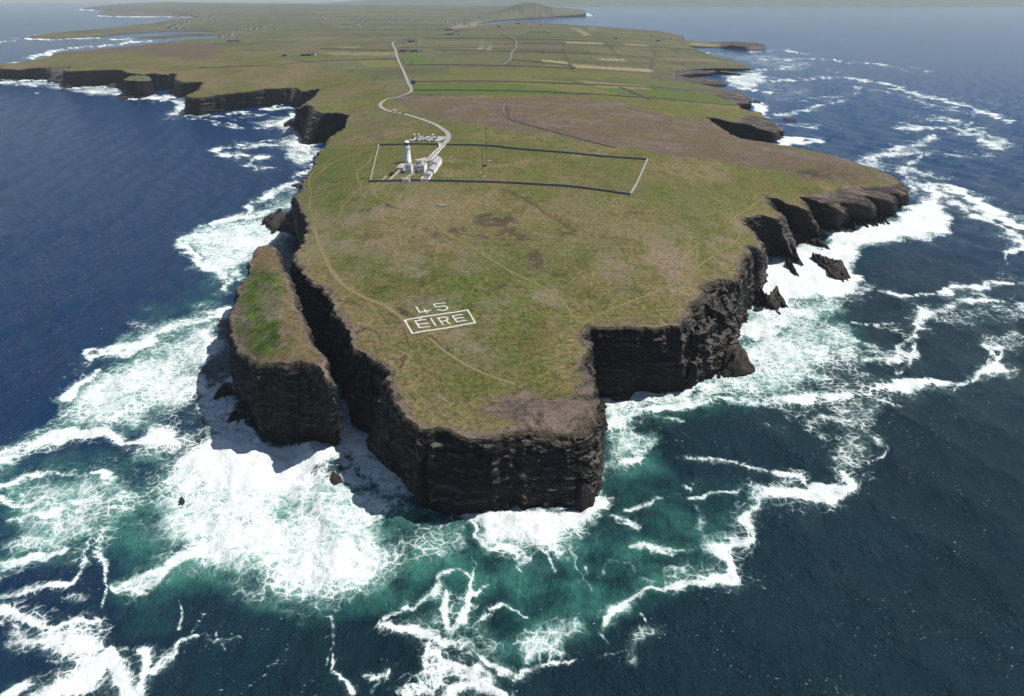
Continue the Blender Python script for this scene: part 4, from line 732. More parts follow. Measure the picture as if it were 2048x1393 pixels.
# rocks standing in the water, each a thing
RK = [
 ('rock', [(1434,741,1.5),(1450,752,1.5),(1480,750,1.5),(1500,745,2),(1508,738,2),(1500,722,5),(1492,706,9),(1482,692,13),(1470,688,15),(1456,690,17),(1446,694,17),(1444,704,14),(1452,716,10),(1444,728,5)], [(1476,715,12),(1468,730,8),(1490,735,5)], .9, 'brown slanting buttress rock leaning beside the small sea arch', 'rock'),
 ('rock', [(1624,510,2),(1634,508,4),(1650,514,5),(1668,520,6),(1682,520,7),(1690,534,6),(1702,556,1),(1688,559,1),(1672,556,2),(1660,545,3),(1650,532,3),(1636,522,2)], [(1675,535,7)], .8, 'jagged black skerry alone in white surf off the slabs', 'skerry'),
 ('rock', [(1488,560,16),(1500,556,18),(1516,570,14),(1532,590,10),(1546,586,7),(1556,575,8),(1562,592,5),(1576,617,1),(1562,618,1),(1560,630,.5),(1552,622,1),(1540,606,4),(1520,600,5),(1500,585,8)], [(1530,600,8)], .8, 'long sloping rib of black rock running down from the pillar into surf', 'rock'),
 ('rock', [(1565,450,26),(1572,452,25),(1582,478,16),(1596,508,8),(1608,531,1),(1600,530,1),(1588,520,3),(1578,500,8),(1568,470,18)], [], .7, 'thin slanting rock fin ending between two dark slabs', 'rock'),
 ('rock', [(1576,512,5),(1584,522,6),(1590,536,4),(1598,551,.5),(1588,550,.5),(1580,538,1),(1574,522,3)], [], .7, 'small broken rock at the lower end of the fin', 'rock'),
 ('rock', [(1582,462,8),(1600,470,5),(1625,476,4),(1640,482,4),(1652,489,2),(1659,497,.5),(1645,494,.5),(1630,486,1.5),(1605,482,2),(1585,478,4)], [], .7, 'low black reef stretching out at the foot of the second slab', 'reef'),
 ('rock', [(1500,470,30),(1508,480,26),(1518,492,14),(1530,505,5),(1539,513,.5),(1528,514,.5),(1518,506,2),(1506,492,12)], [], .7, 'narrow dark rib of rock right beside the cliff pillar', 'rock'),
 ('rock', [(1484,590,3),(1494,584,5),(1506,588,5),(1516,596,2),(1512,602,1),(1496,600,1)], [], .5, 'grey boulder awash behind the cliff corner', 'boulder'),
 ('rock', [(1504,620,.5),(1510,615,2),(1518,615,2.2),(1524,620,.5),(1514,622,.3)], [], .3, 'small round rock alone in the white water', 'boulder'),
 ('rock', [(1640,455,2),(1680,452,2.5),(1720,448,2),(1748,446,1.5),(1775,442,.5),(1740,449,.4),(1700,452,.4),(1660,457,.4)], [], .5, 'flat wet reef along the foot of the southern cliffs', 'reef'),
 ('rock', [(528,434,3),(545,430,5),(560,426,8),(590,420,12),(600,440,12),(590,466,3),(572,464,3),(566,458,3),(550,458,3),(540,450,4),(532,444,3)], [(575,436,11),(560,440,8)], 1.0, 'dark craggy rock jutting from the cliff beyond the stack', 'rock'),
 ('rock', [(428,796,1),(436,780,4),(448,766,6),(462,764,7),(466,778,6),(455,785,4),(442,792,2)], [], .8, 'black rock at the shaded foot of the stack', 'rock'),
 ('rock', [(452,842,1),(462,825,4),(478,816,6),(492,824,5),(484,838,2),(468,850,.5)], [], .5, 'low rock half buried in foam below the stack', 'rock'),
 ('rock', [(650,962,.2),(656,948,.7),(667,943,.9),(680,950,.8),(688,966,.2),(668,970,.2)], [], .4, 'dark rock just breaking the surf in front of the stack', 'rock'),
 ('rock', [(354,1015,.3),(358,998,1.2),(364,992,1.5),(368,1004,1),(365,1016,.2)], [], .3, 'tiny dark rock amid the wide white surf', 'rock'),
 ('rock', [(583,370,1),(592,374,2),(602,376,2),(604,368,4),(596,366,3)], [], .3, 'little brown rock at the waterline below the coast path', 'rock'),
 ('rock', [(572,248,1),(584,244,6),(600,240,16),(604,256,10),(596,256,2),(580,252,1)], [], .5, 'pointed rock spur at the foot of the far left cliff', 'rock'),
 ('sea_stack', [(246,158,40),(262,152,42),(285,151,42),(300,153,41,306,190),(303,160,38,312,186),(296,163,38,300,193),(275,163,38,278,193),(250,161,38,252,188),(244,160,38,245,182)], [], .8, 'small flat-topped sea stack with a green cap off the northern cliffs', 'sea stack'),
 ('rock', [(212,172,4),(225,164,10),(240,163,10),(245,172,5),(235,175,1),(218,175,1)], [], .6, 'brown rock mound between the northern cliff and the green-capped stack', 'rock'),
 ('rock', [(235,196,1),(248,190,6),(258,192,5),(256,199,1),(242,200,.5)], [], .5, 'low brown rock in front of the green-capped stack', 'rock'),
 ('rock', [(120,182,.5),(126,179,3),(134,180,3),(136,183,.5)], [], .3, 'dark skerry off the natural arch cliff', 'skerry'),
 ('rock', [(128,170,6),(134,168,8),(142,172,6),(144,176,1),(132,176,1)], [], .4, 'rock heap at the foot of the natural arch', 'rock'),
 ('rock', [(95,160,4),(115,150,14),(128,148,18),(128,162,6),(110,166,1)], [], .6, 'brown shelving rock beside the northern arch', 'rock'),
 ('rock', [(1562,240,.5),(1572,236,3),(1590,238,3),(1596,243,.5),(1580,244,.5)], [], .3, 'flat skerry off the far southern point', 'skerry'),
 ('rock', [(1500,203,.5),(1510,200,4),(1520,203,3),(1522,208,.5)], [], .3, 'small skerry beside the far rock platform', 'skerry'),
]
M_CAP = simple('stack_turf', (0.085, 0.088, 0.042), var=.3, scale=.3)
for k, (nm, o_, ct, rg, lb, cat) in enumerate(RK):
    d = W(o_[0][0], o_[0][1], 0)[1]; big = nm == 'sea_stack'
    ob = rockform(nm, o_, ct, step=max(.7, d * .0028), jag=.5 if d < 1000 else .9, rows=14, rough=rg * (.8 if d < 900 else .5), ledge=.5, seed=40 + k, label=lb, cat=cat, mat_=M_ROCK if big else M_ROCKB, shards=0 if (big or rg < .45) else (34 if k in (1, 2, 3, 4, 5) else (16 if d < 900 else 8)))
    if big: ob.data.materials[0] = M_CAP
# ------------------------------------------------------------------ roads, paths and paving
M_ROAD = simple('worn_asphalt', (0.27, 0.26, 0.245), .95, .14, .5)
M_PAVE = simple('pale_gravel', (0.33, 0.32, 0.30), .95, .15, .7)
def catmull(P, n=8):
    P = [np.array(p, float) for p in P]; o = []
    for i in range(len(P) - 1):
        p0 = P[max(i - 1, 0)]; p1 = P[i]; p2 = P[i + 1]; p3 = P[min(i + 2, len(P) - 1)]
        for k in range(n):
            t = k / n; o.append(.5 * ((2 * p1) + (-p0 + p2) * t + (2 * p0 - 5 * p1 + 4 * p2 - p3) * t * t + (-p0 + 3 * p1 - 3 * p2 + p3) * t ** 3))
    o.append(P[-1]); return np.array(o)
def world_line(pts, n=8): return catmull([G(*p)[:2] for p in pts], n)
def ribbon(name, pts, width, material, lift=0.35, soft=False, n=10, wob=0.0):
    L = world_line(pts, n); t = np.gradient(L, axis=0); t /= np.linalg.norm(t, axis=1)[:, None] + 1e-9; nr = np.stack([-t[:, 1], t[:, 0]], 1)
    offs = [-1, -.55, 0, .55, 1]; fade = [0, .85, 1, .85, 0]; V, A = [], []
    for i, p in enumerate(L):
        wd = width * (1 + wob * (fbm([p[0]], [p[1]], 12, 3, 8)[0] - .5)) / 2
        for o_, f in zip(offs, fade):
            q = p + nr[i] * o_ * wd; V.append((q[0], q[1])); A.append(f)
    V = np.array(V); r = np.hypot(V[:, 0], V[:, 1])
    z = HH(V[:, 0], V[:, 1]) + (fbm(V[:, 0], V[:, 1], 30, 4, 21) - .5) * 3.2 * .35 + (fbm(V[:, 0], V[:, 1], 5, 3, 33) - .5) * 1.2 * .35 + lift * np.clip(r / 900, .55, 2.5)
    Fc = [(i * 5 + j, i * 5 + j + 1, i * 5 + j + 6, i * 5 + j + 5) for i in range(len(L) - 1) for j in range(4)]
    o = mesh_obj(name, np.column_stack([V, z]), Fc, material, smooth=True); set_attr(o.data, 'fade', A)
    return tag(o, kind='structure')
def path_material(name, c, amt):
    m, b = mat(name); p = b.pos(); f = b.attr('fade').outputs['Fac']
    a = b.mr(b.math('ADD', f, b.mr(b.noise(p, .6, 5, .65), .3, .7, -.5, .3, False)), .2, .8, 0, amt)
    k = b.mr(b.noise(p, 1.5, 4, .6), .3, .7, .8, 1.2, False)
    cc = b.mix(1.0, c, b.n('CombineColor', {0: k, 1: k, 2: k}).outputs[0], 'MULTIPLY')
    b.out(b.n('MixShader', {0: a, 1: b.n('BsdfTransparent').outputs[0], 2: b.bsdf(cc, .95, .1)}).outputs[0]); return m
M_PATH = path_material('trodden_turf', (0.190, 0.178, 0.075), .74)
M_PATH2 = path_material('bare_trodden_earth', (0.23, 0.19, 0.10), .74)
ribbon('road', [(795,84),(788,85),(785.5,90),(790.5,100.5),(794,114),(800,129),(808,145.5),(815.7,164.6),(822.5,178),(822,184),(815,188.5),(798.7,194),(775.5,199.4),(764,205.5),(760.5,212),(767,219),(785,224.6),(805.5,228.7),(824.6,233.5),(843.7,239.6),(870,250),(885,259),(895,267),(897,276),(891,286),(881,297),(870,307),(859,319)], 6.2, M_ROAD, .5)
ribbon('road', [(1001,50),(1006,58),(1014,64),(1008,70),(1025,78),(1032,87),(1031,99),(1023,108),(1020,122),(1006,132)], 6, simple('narrow_lane_surface', (.15, .145, .125)), 1.2)
ribbon('road', [(788,84),(830,76),(880,70),(905,66),(925,58),(945,53)], 8, simple('far_lane_surface', (.13, .125, .11)), 1.5)
ribbon('path', [(1146,637),(1137,620),(1120,600),(1095,580),(1060,562),(1030,548),(1000,530),(980,520),(950,500),(920,482),(900,474),(884,462),(867,446),(851,432),(825,425),(800,417),(775,405),(755,393),(735,375)], 3.0, M_PATH, .3, wob=.8)
ribbon('path', [(1030,770),(985,755),(950,740),(915,720),(890,703),(858,676)], 2.6, M_PATH2, .25, wob=.8)
ribbon('path', [(812,645),(795,630),(770,612),(735,598),(705,583),(680,565),(662,540),(650,515),(638,490),(632,470),(630,455)], 4.6, M_PATH2, .3, wob=.6)
ribbon('path', [(630,455),(625,435),(620,418),(620,400),(622,385),(618,370),(622,350),(640,335),(655,323),(675,312),(700,303),(750,297)], 3.4, M_PATH, .3, wob=.6)
ribbon('path', [(648,460),(672,440),(682,425),(685,412),(700,398),(712,388),(722,372),(715,358),(715,345),(725,335),(735,328),(745,312)], 3.6, M_PATH, .3, wob=.8)
ribbon('path', [(1165,648),(1215,622),(1260,605),(1310,585),(1345,570),(1378,552),(1395,535),(1420,518),(1445,500),(1470,485),(1478,470),(1468,450),(1472,432),(1495,420),(1520,400)], 2.8, M_PATH, .3, wob=.8)
ribbon('path', [(1305,325),(1340,330),(1420,338)], 3, M_PATH2, .3); ribbon('path', [(650,295),(700,298),(757,296)], 3, M_PATH2, .3); ribbon('path', [(636,350),(660,330),(700,312),(745,300)], 5, M_PATH2, .3, wob=1)
ribbon('path', [(1396,534),(1392,518),(1394,495)], 1.8, M_PATH, .3); ribbon('path', [(1200,420),(1240,395),(1262,388)], 2.4, M_PATH, .3); ribbon('path', [(755,395),(745,382),(760,365)], 5, M_PATH, .3)
ribbon('car_park', [(825,277.7),(850,278.0),(870,278.6),(888,279.2)], 30, M_PAVE, .45)
CPZ = None
ribbon('courtyard', [(837,322.5),(848,320),(860,317.5)], 17, M_PAVE, .3)

# ------------------------------------------------------------------ small builders
class MB:
    def __init__(s): s.V = []; s.F = []
    def add(s, V, Fc):
        n = len(s.V); s.V += [tuple(v) for v in V]; s.F += [tuple(i + n for i in f) for f in Fc]
    def box(s, x0, x1, y0, y1, z0, z1, tx=0, ty=0):
        """a box; tx, ty draw its top in"""
        s.add([(x0, y0, z0), (x1, y0, z0), (x1, y1, z0), (x0, y1, z0), (x0 + tx, y0 + ty, z1), (x1 - tx, y0 + ty, z1), (x1 - tx, y1 - ty, z1), (x0 + tx, y1 - ty, z1)],
              [(3, 2, 1, 0), (4, 5, 6, 7), (0, 1, 5, 4), (1, 2, 6, 5), (2, 3, 7, 6), (3, 0, 4, 7)])
    def gable(s, x0, x1, y0, y1, z0, z1, along='y', hip=0.0, th=0.0):
        if along == 'y':
            xm = (x0 + x1) / 2; R_ = [(xm, y0 + hip, z1), (xm, y1 - hip, z1)]
            s.add([(x0, y0, z0), (x1, y0, z0), (x1, y1, z0), (x0, y1, z0)] + R_, [(3, 2, 1, 0), (0, 1, 4), (1, 2, 5, 4), (2, 3, 5), (3, 0, 4, 5)])
        else:
            ym = (y0 + y1) / 2; R_ = [(x0 + hip, ym, z1), (x1 - hip, ym, z1)]
            s.add([(x0, y0, z0), (x1, y0, z0), (x1, y1, z0), (x0, y1, z0)] + R_, [(3, 2, 1, 0), (0, 1, 5, 4), (1, 2, 5), (2, 3, 4, 5), (3, 0, 4)])
    def lathe(s, prof, n=24, cx=0, cy=0):
        V = [(cx + r * math.cos(2 * math.pi * k / n), cy + r * math.sin(2 * math.pi * k / n), z) for r, z in prof for k in range(n)]
        Fc = [(j * n + k, j * n + (k + 1) % n, (j + 1) * n + (k + 1) % n, (j + 1) * n + k) for j in range(len(prof) - 1) for k in range(n)]
        Fc += [tuple(range(n))[::-1], tuple((len(prof) - 1) * n + k for k in range(n))]; s.add(V, Fc)
    def bar(s, a, b_, w_=.1):
        a, b_ = Vector(a), Vector(b_); d = (b_ - a).normalized(); u = d.orthogonal().normalized() * w_ / 2; v = d.cross(u)
        V = [p + k for p in (a, b_) for k in (u, v, -u, -v)]
        s.add([tuple(q) for q in V], [(0, 1, 5, 4), (1, 2, 6, 5), (2, 3, 7, 6), (3, 0, 4, 7), (3, 2, 1, 0), (4, 5, 6, 7)])
    def wheel(s, x, y, z, r, w_):
        n = 12; V = [(x + sgn * w_ / 2, y + r * math.cos(2 * math.pi * k / n), z + r * math.sin(2 * math.pi * k / n)) for sgn in (-1, 1) for k in range(n)]
        s.add(V, [(k, (k + 1) % n, n + (k + 1) % n, n + k) for k in range(n)] + [tuple(range(n))[::-1], tuple(range(n, 2 * n))])
    def build(s, name, material, parent=None, smooth=False): return mesh_obj(name, s.V, s.F, material, parent, smooth)
def empty(name, loc, rz=0.0, label=None, cat=None, group=None):
    o = bpy.data.objects.new(name, None); o.location = loc; o.rotation_euler = (0, 0, rz); COL.objects.link(o); return tag(o, label, cat, group)
def part(name, material, parent, *boxes):
    m = MB()
    for b_ in boxes: m.box(*b_)
    return m.build(name, material, parent)
def copy_tree(o, parent=None):
    c = o.copy(); COL.objects.link(c); c.parent = parent
    for ch in [q for q in SC.objects if q.parent == o]: copy_tree(ch, c)
    return c
M_WHITE = simple('whitewash', (0.78, 0.78, 0.76), .8, .04, .9); M_ROOF = simple('grey_roofing', (0.30, 0.275, 0.265), .8, .1, 1.2); M_PINK = simple('pale_flat_roof', (.36, .325, .31), .85, .08, .6)
M_SOLAR = simple('dark_roof_glass', (0.02, 0.022, 0.028), .35, .1, 1.0, .5); M_GLASS = simple('dark_pane', (0.02, 0.025, 0.04), .15, .05, 1.0, .6); M_RED = simple('red_paint', (0.22, 0.035, 0.03), .5)
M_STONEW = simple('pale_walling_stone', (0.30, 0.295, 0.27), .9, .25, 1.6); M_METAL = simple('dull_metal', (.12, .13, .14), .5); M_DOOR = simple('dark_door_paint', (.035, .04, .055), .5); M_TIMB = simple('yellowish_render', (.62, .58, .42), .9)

# ------------------------------------------------------------------ lighthouse
BR = -R(6.3)
x, y, z = G(815.8, 324.5, 61); LZ = ground(x, y)
lh = empty('lighthouse', (x, y, LZ), BR, 'tall round white lighthouse tower with dark glazed lantern and white dome', 'lighthouse')
m = MB(); m.lathe([(3.9, -1), (3.75, .6), (3.55, .7), (3.0, 13.6), (3.0, 14.2)], 32); m.build('tower', M_WHITE, lh, True)
m = MB(); m.lathe([(3.0, 14.2), (3.65, 14.7), (3.65, 15.15), (2.9, 15.2)], 32); m.build('gallery', M_WHITE, lh)
m = MB()
for k in range(24):
    a, a2 = [2 * math.pi * (k + q) / 24 for q in (0, 1)]; c0 = (3.5 * math.cos(a), 3.5 * math.sin(a)); c1 = (3.5 * math.cos(a2), 3.5 * math.sin(a2))
    m.bar((*c0, 15.15), (*c0, 16.35), .1)
    for hz in (15.75, 16.35): m.bar((*c0, hz), (*c1, hz), .09)
m.build('railing', M_RED, lh)
m = MB(); m.lathe([(2.5, 15.2), (2.5, 16.9), (2.7, 17.0), (2.7, 17.2), (2.35, 17.25)], 28); m.build('lantern_base', M_WHITE, lh)
m = MB(); m.lathe([(2.3, 17.25), (2.3, 19.7)], 20); lg = m.build('lantern', M_GLASS, lh)
m = MB()
for k in range(16):
    a = 2 * math.pi * k / 16; a2 = 2 * math.pi * (k + 1) / 16; q = 2.36
    m.bar((q * math.cos(a), q * math.sin(a), 17.25), (q * math.cos(a2), q * math.sin(a2), 19.7), .09); m.bar((q * math.cos(a2), q * math.sin(a2), 17.25), (q * math.cos(a), q * math.sin(a), 19.7), .09)
m.build('glazing_bar', M_METAL, lg)
m = MB(); m.lathe([(2.6, 19.7), (2.6, 20.1)] + [(2.5 * math.cos(t), 20.1 + 1.7 * math.sin(t)) for t in np.linspace(.05, 1.5, 8)], 28); dm = m.build('dome', M_WHITE, lh, True)
m = MB(); m.lathe([(.35, 21.7), (.4, 22.1), (.1, 22.4), (.06, 23.6)], 10); m.bar((-.8, 0, 23.2), (.9, 0, 23.2), .1); m.build('finial', M_WHITE, dm)
for hz in (4.2, 9.4):
    rr = 3.56 - hz * .042; part('window', M_GLASS, lh, (-.35, .35, -rr - .06, -rr + .4, hz, hz + 1.1)); 
part('window', M_GLASS, lh, (3.05, 3.46, -.35, .35, 6.2, 7.3))

# ------------------------------------------------------------------ keepers' houses
def house(name, wx, wy, w_, dp, hgt, roof, label, cat, rise=2.2, hip=0.0, along='y', wins=(), chim=(), material=None, roofm=None, doors=(), side=(), flat=False, rz=BR, sink=1.5):
    z = min(ground(wx + a, wy + b_) for a in (0, w_) for b_ in (0, dp)); zt = ground(wx + w_ / 2, wy + dp / 2)
    e = empty(name, (wx, wy, zt), rz, label, cat); material = material or M_WHITE; roofm = roofm or M_ROOF
    part('wall', material, e, (0, w_, 0, dp, z - zt - sink, hgt))
    if flat:
        part('roof', roofm, e, (-.15, w_ + .15, -.15, dp + .15, hgt, hgt + .25))
        rf = None
    else:
        m = MB(); m.gable(-.25, w_ + .25, -.25, dp + .25, hgt + .003, hgt + rise, along, hip); rf = m.build('roof', roofm, e)
        if not hip:
            m = MB()
            if along == 'y':
                for yy in (-.27,): m.add([(-.3, yy, hgt - .1), (w_ + .3, yy, hgt - .1), (w_ / 2, yy, hgt + rise + .18), (-.3, yy + .24, hgt - .1), (w_ + .3, yy + .24, hgt - .1), (w_ / 2, yy + .24, hgt + rise + .18)], [(0, 1, 2), (5, 4, 3), (0, 3, 4, 1), (1, 4, 5, 2), (2, 5, 3, 0)])
                m.build('gable', material, e)
    for (a, b_) in wins: part('window', M_GLASS, e, (a, a + .95, -.04, .12, b_, b_ + 1.4)); part('sill', M_STONEW, e, (a - .1, a + 1.05, -.12, .1, b_ - .17, b_ - .02))
    for (a, b_) in side: part('window', M_GLASS, e, (w_ - .12, w_ + .04, a, a + .95, b_, b_ + 1.3))
    for (a,) in doors: part('door', M_DOOR, e, (a, a + 1.1, -.05, .12, 0, 2.2))
    for (a, b_, c_) in chim: part('chimney', M_WHITE, e, (a, a + 1.6, b_, b_ + .9, hgt, hgt + c_))
    return e
house('keepers_house', -105.1, 674, 6.6, 7.5, 7.2, 'hip', 'white two-storey keepers house nearest the tower with pale hipped roof', 'house', 2.2, 2.4, wins=((2.9, 4.9), (2.9, 1.6), (4.9, 1.6)), chim=((1.2, 5.5, 3.6),), side=((2.5, 4.8),))
house('keepers_house', -92.3, 672, 7.0, 12.5, 7.0, 'hip', 'white two-storey keepers house on the right, its long side wall in full sun', 'house', 2.2, 2.6, wins=((4.0, 4.8), (1.9, 1.5), (4.0, 1.5), (.4, 4.8)), chim=((4.6, 9.5, 3.8), (1.0, 9.5, 3.6)), side=((9.5, 1.5),))
sh = house('service_block', -98.2, 684, 8.6, 17, 4.6, 'flat', 'low white block between the two keepers houses with a dark glassy roof', 'building', flat=True, wins=((2.6, 1.4),), doors=((5.2,),), roofm=M_PINK)
part('skylight', M_SOLAR, sh, (.6, 8.0, 2.5, 15.6, 4.85, 5.05))
house('annex', -114.6, 683, 7.5, 19, 2.9, 'flat', 'low flat-roofed white annex left of the houses, its roof pale pink', 'outbuilding', flat=True, roofm=M_PINK, wins=((1.5, 1.0),))
house('long_outbuilding', -83.2, 667, 7.6, 19, 3.8, 'gable', 'long low white outbuilding with grey pitched roof and sunlit side', 'outbuilding', 2.0, doors=((3.2,),), side=((4, 1.2), (10, 1.2)))
house('long_outbuilding', -83.0, 688, 8.6, 24, 5.2, 'gable', 'tall-gabled white building at the far right end of the row', 'outbuilding', 3.0, doors=((3.9,),), chim=((3.4, 6, 4.0), (3.4, 16, 4.0)), side=((6, 1.6), (14, 1.6)))
house('shed', -84.6, 655, 7.0, 9.5, 2.7, 'gable', 'small detached white shed with grey roof in front of the long outbuilding', 'shed', 1.3)
yd = empty('walled_yard', (-85.6, 639.6, ground(-82, 644)), BR, 'open-topped square white yard against the front enclosure wall', 'yard')
part('wall', M_WHITE, yd, (0, 7.6, 0, .4, -1.5, 2.9), (0, .4, .4, 9.6, -1.5, 2.6), (7.2, 7.6, .4, 9.6, -1.5, 2.6), (.4, 7.2, 9.2, 9.6, -1.5, 2.6)); part('floor', M_TIMB, yd, (.4, 7.2, .4, 5.2, -1.4, 1.9))
house('shed', -103, 638.6, 7.4, 3.0, 2.5, 'flat', 'low white flat-roofed shed behind the front enclosure wall, left of the yard', 'shed', flat=True, roofm=M_PINK)

def wall_line(name, pts, h, th, material, label, cat, group=None, px=True, cap=None, n=10, jag=.12, h0=None):
    L = world_line(pts, n) if px else catmull(pts, n)
    t = np.gradient(L, axis=0); t /= np.linalg.norm(t, axis=1)[:, None] + 1e-9; nr = np.stack([-t[:, 1], t[:, 0]], 1); V, Fc = [], []
    for i, p in enumerate(L):
        zg = ground(p[0], p[1]); hh = h * (1 + jag * (hash2(np.array([i]), np.array([3]), 5)[0] - .5))
        for sgn, zz, k in ((-1, zg - 1.2, 1.15), (-1, zg + hh, .85), (1, zg + hh, .85), (1, zg - 1.2, 1.15)):
            q = p + nr[i] * sgn * th / 2 * k; V.append((q[0], q[1], zz))
    for i in range(len(L) - 1):
        for j in range(4): Fc.append((i * 4 + j, i * 4 + (j + 1) % 4, i * 4 + 4 + (j + 1) % 4, i * 4 + 4 + j))
    Fc += [(0, 3, 2, 1), tuple(len(V) - 4 + k for k in range(4))]
    o = mesh_obj(name, V, Fc, material); return tag(o, label, cat, group)
M_WALLD = simple('dark_walling_stone', (0.17, 0.175, 0.165), .9, .35, 1.8)  # shade put into the colour for the enclosure's camera-facing sides; also field walls
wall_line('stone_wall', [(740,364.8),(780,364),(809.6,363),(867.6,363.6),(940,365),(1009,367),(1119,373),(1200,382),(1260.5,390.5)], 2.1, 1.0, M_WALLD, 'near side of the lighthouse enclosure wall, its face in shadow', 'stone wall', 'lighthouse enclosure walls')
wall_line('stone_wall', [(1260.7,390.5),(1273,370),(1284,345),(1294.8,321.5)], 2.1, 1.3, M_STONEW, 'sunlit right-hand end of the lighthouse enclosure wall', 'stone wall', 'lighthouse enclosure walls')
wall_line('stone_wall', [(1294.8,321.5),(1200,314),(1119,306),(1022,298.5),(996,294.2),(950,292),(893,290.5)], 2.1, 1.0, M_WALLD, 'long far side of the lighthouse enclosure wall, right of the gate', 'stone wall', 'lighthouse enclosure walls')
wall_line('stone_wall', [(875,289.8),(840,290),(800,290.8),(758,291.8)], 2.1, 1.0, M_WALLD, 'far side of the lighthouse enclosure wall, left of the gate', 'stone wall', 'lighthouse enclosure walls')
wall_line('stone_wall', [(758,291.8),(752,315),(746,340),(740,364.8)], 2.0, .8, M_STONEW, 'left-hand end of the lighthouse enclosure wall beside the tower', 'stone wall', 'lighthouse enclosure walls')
wall_line('gate_wall', [(874,288.5),(878,289.5),(880,291.5),(878,294)], 2.3, .9, M_WHITE, 'short curved white wing wall at the enclosure gate', 'gate wall', n=6)
for k, q in enumerate(((882.5, 291.2), (890.6, 289.2))):
    gp = empty('gate_pillar', G(*q), BR, ('left' if k == 0 else 'right') + ' white gate pillar where the road enters the enclosure', 'gate pillar', 'gate pillars')
    part('pillar', M_WHITE, gp, (-.45, .45, -.45, .45, -.8, 2.6)); part('cap', M_WHITE, gp, (-.6, .6, -.6, .6, 2.602, 2.85, .2, .2))
wall_line('garden_wall', [(-109.4, 703), (-110.6, 690), (-113.4, 662), (-115.2, 640)], 1.7, 1.0, M_PINK, 'long pale garden wall running from the tower down to the front wall', 'garden wall', px=False)
wall_line('garden_wall', [(-96.4, 677), (-95.2, 671), (-98, 660), (-101, 646)], 1.5, .7, M_PINK, 'narrow garden wall between the two keepers houses', 'garden wall', px=False)
wall_line('garden_wall', [(-122.5, 640), (-121.5, 652), (-121, 660)], 1.3, .5, M_PINK, 'short stub of wall inside the left corner of the enclosure', 'garden wall', px=False)
wall_line('path_kerb', [(881.5,293),(870,303),(857,315)], .5, .6, M_WHITE, 'white kerb along the left side of the driveway', 'kerb')
wall_line('path_kerb', [(889,292),(878,304),(863,320)], .5, .6, M_WHITE, 'white kerb along the right side of the driveway', 'kerb')
# dark shrub by the garden wall
sx, sy = -117, 668; sb = empty('shrub', (sx, sy, ground(sx, sy)), 0, 'low dark rounded bush beside the long garden wall', 'shrub')
M_LEAF = simple('dark_leaves', (.018, .032, .012), .9, .3, 1.0)
m = MB()
for k in range(520):
    a, rr, t = random.uniform(0, 6.28), 2.5 * random.random() ** .5, random.random(); c0 = Vector((rr * math.cos(a), rr * math.sin(a) * 2.6, .3 + 1.9 * t * (1 - (rr / 2.8) ** 2)))
    u = Vector((random.uniform(-1, 1), random.uniform(-1, 1), random.uniform(-1, 1))).normalized() * .42; v = u.orthogonal() * .7; m.add([tuple(c0 + u), tuple(c0 + v), tuple(c0 - u), tuple(c0 - v)], [(0, 1, 2, 3)])
m.build('foliage', M_LEAF, sb); part('stem', M_METAL, sb, (-.15, .15, -.15, .15, -.5, 1.0))

# ------------------------------------------------------------------ masts and their cabinets
def mast(q, top, label):
    p = G(*q); h = 0
    for hh in range(5, 80):
        if PR(p[0], p[1], p[2] + hh)[1] < top: h = hh; break
    e = empty('radio_mast', p, .3, label, 'mast', 'lattice radio masts')
    c = [(.32 * math.cos(a), .32 * math.sin(a)) for a in (0, 2.094, 4.189)]; m = MB()
    for a in c: m.bar((*a, -.3), (*a, h), .16)
    m.build('leg', M_METAL, e); m = MB(); zz = 0
    while zz < h - 1:
        for i in range(3): m.bar((*c[i], zz), (*c[(i + 1) % 3], zz + 1.1), .07)
        zz += 1.1
    m.build('lattice', M_METAL, e); part('footing', M_PINK, e, (-.7, .7, -.7, .7, -.6, .25))
    m = MB()
    for k in range(3):
        a = 2.094 * k + .5; m.bar((c[k][0], c[k][1], h * .8), (h * .4 * math.cos(a), h * .4 * math.sin(a), 0), .03)
    m.build('guy_wire', M_METAL, e)
mast((973, 331), 256, 'taller dark lattice mast standing beside the equipment hut'); mast((965.5, 356), 298, 'shorter lattice mast nearer the front enclosure wall')
for (q, w_, h_, mt, lb) in (((969.5, 333), 3.4, 1.9, M_DOOR, 'small dark equipment hut at the foot of the mast'),):
    e = empty('equipment_hut', G(*q), 0, lb, 'hut'); part('wall', mt, e, (-w_ / 2, w_ / 2, -1.2, 1.2, -.5, h_)); part('roof', M_METAL, e, (-w_ / 2 - .2, w_ / 2 + .2, -1.4, 1.4, h_, h_ + .2)); part('door', M_GLASS, e, (-.5, .5, -1.24, -1.1, 0, 1.6))
for q, lb in (((979, 322.3), 'pale concrete slab up the slope from the equipment hut'), ((962, 346), 'pale concrete slab just left of the shorter mast'), ((967.7, 353.6), 'pale concrete slab at the foot of the shorter mast')):
    p = G(*q); o = MB(); o.box(p[0] - 1.7, p[0] + 1.7, p[1] - 1.3, p[1] + 1.3, p[2] - 1, p[2] + .4, .1, .1); tag(o.build('concrete_slab', M_PINK), lb, 'slab')
p = G(723, 450)
p = G(883, 411.5); rc = MB()
for k in range(26):
    a = random.uniform(0, 6.28); rr = 4.2 * random.random(); s_ = random.uniform(.4, .9); rc.box(p[0] + rr * math.cos(a) - s_, p[0] + rr * math.cos(a) + s_, p[1] + rr * math.sin(a) - s_, p[1] + rr * math.sin(a) + s_, p[2] - .5, p[2] + s_ * .9, s_ * .3, s_ * .25)
tag(rc.build('stone_heap', M_STONEW), 'small heap of pale stones alone in the turf below the enclosure', 'stone heap')

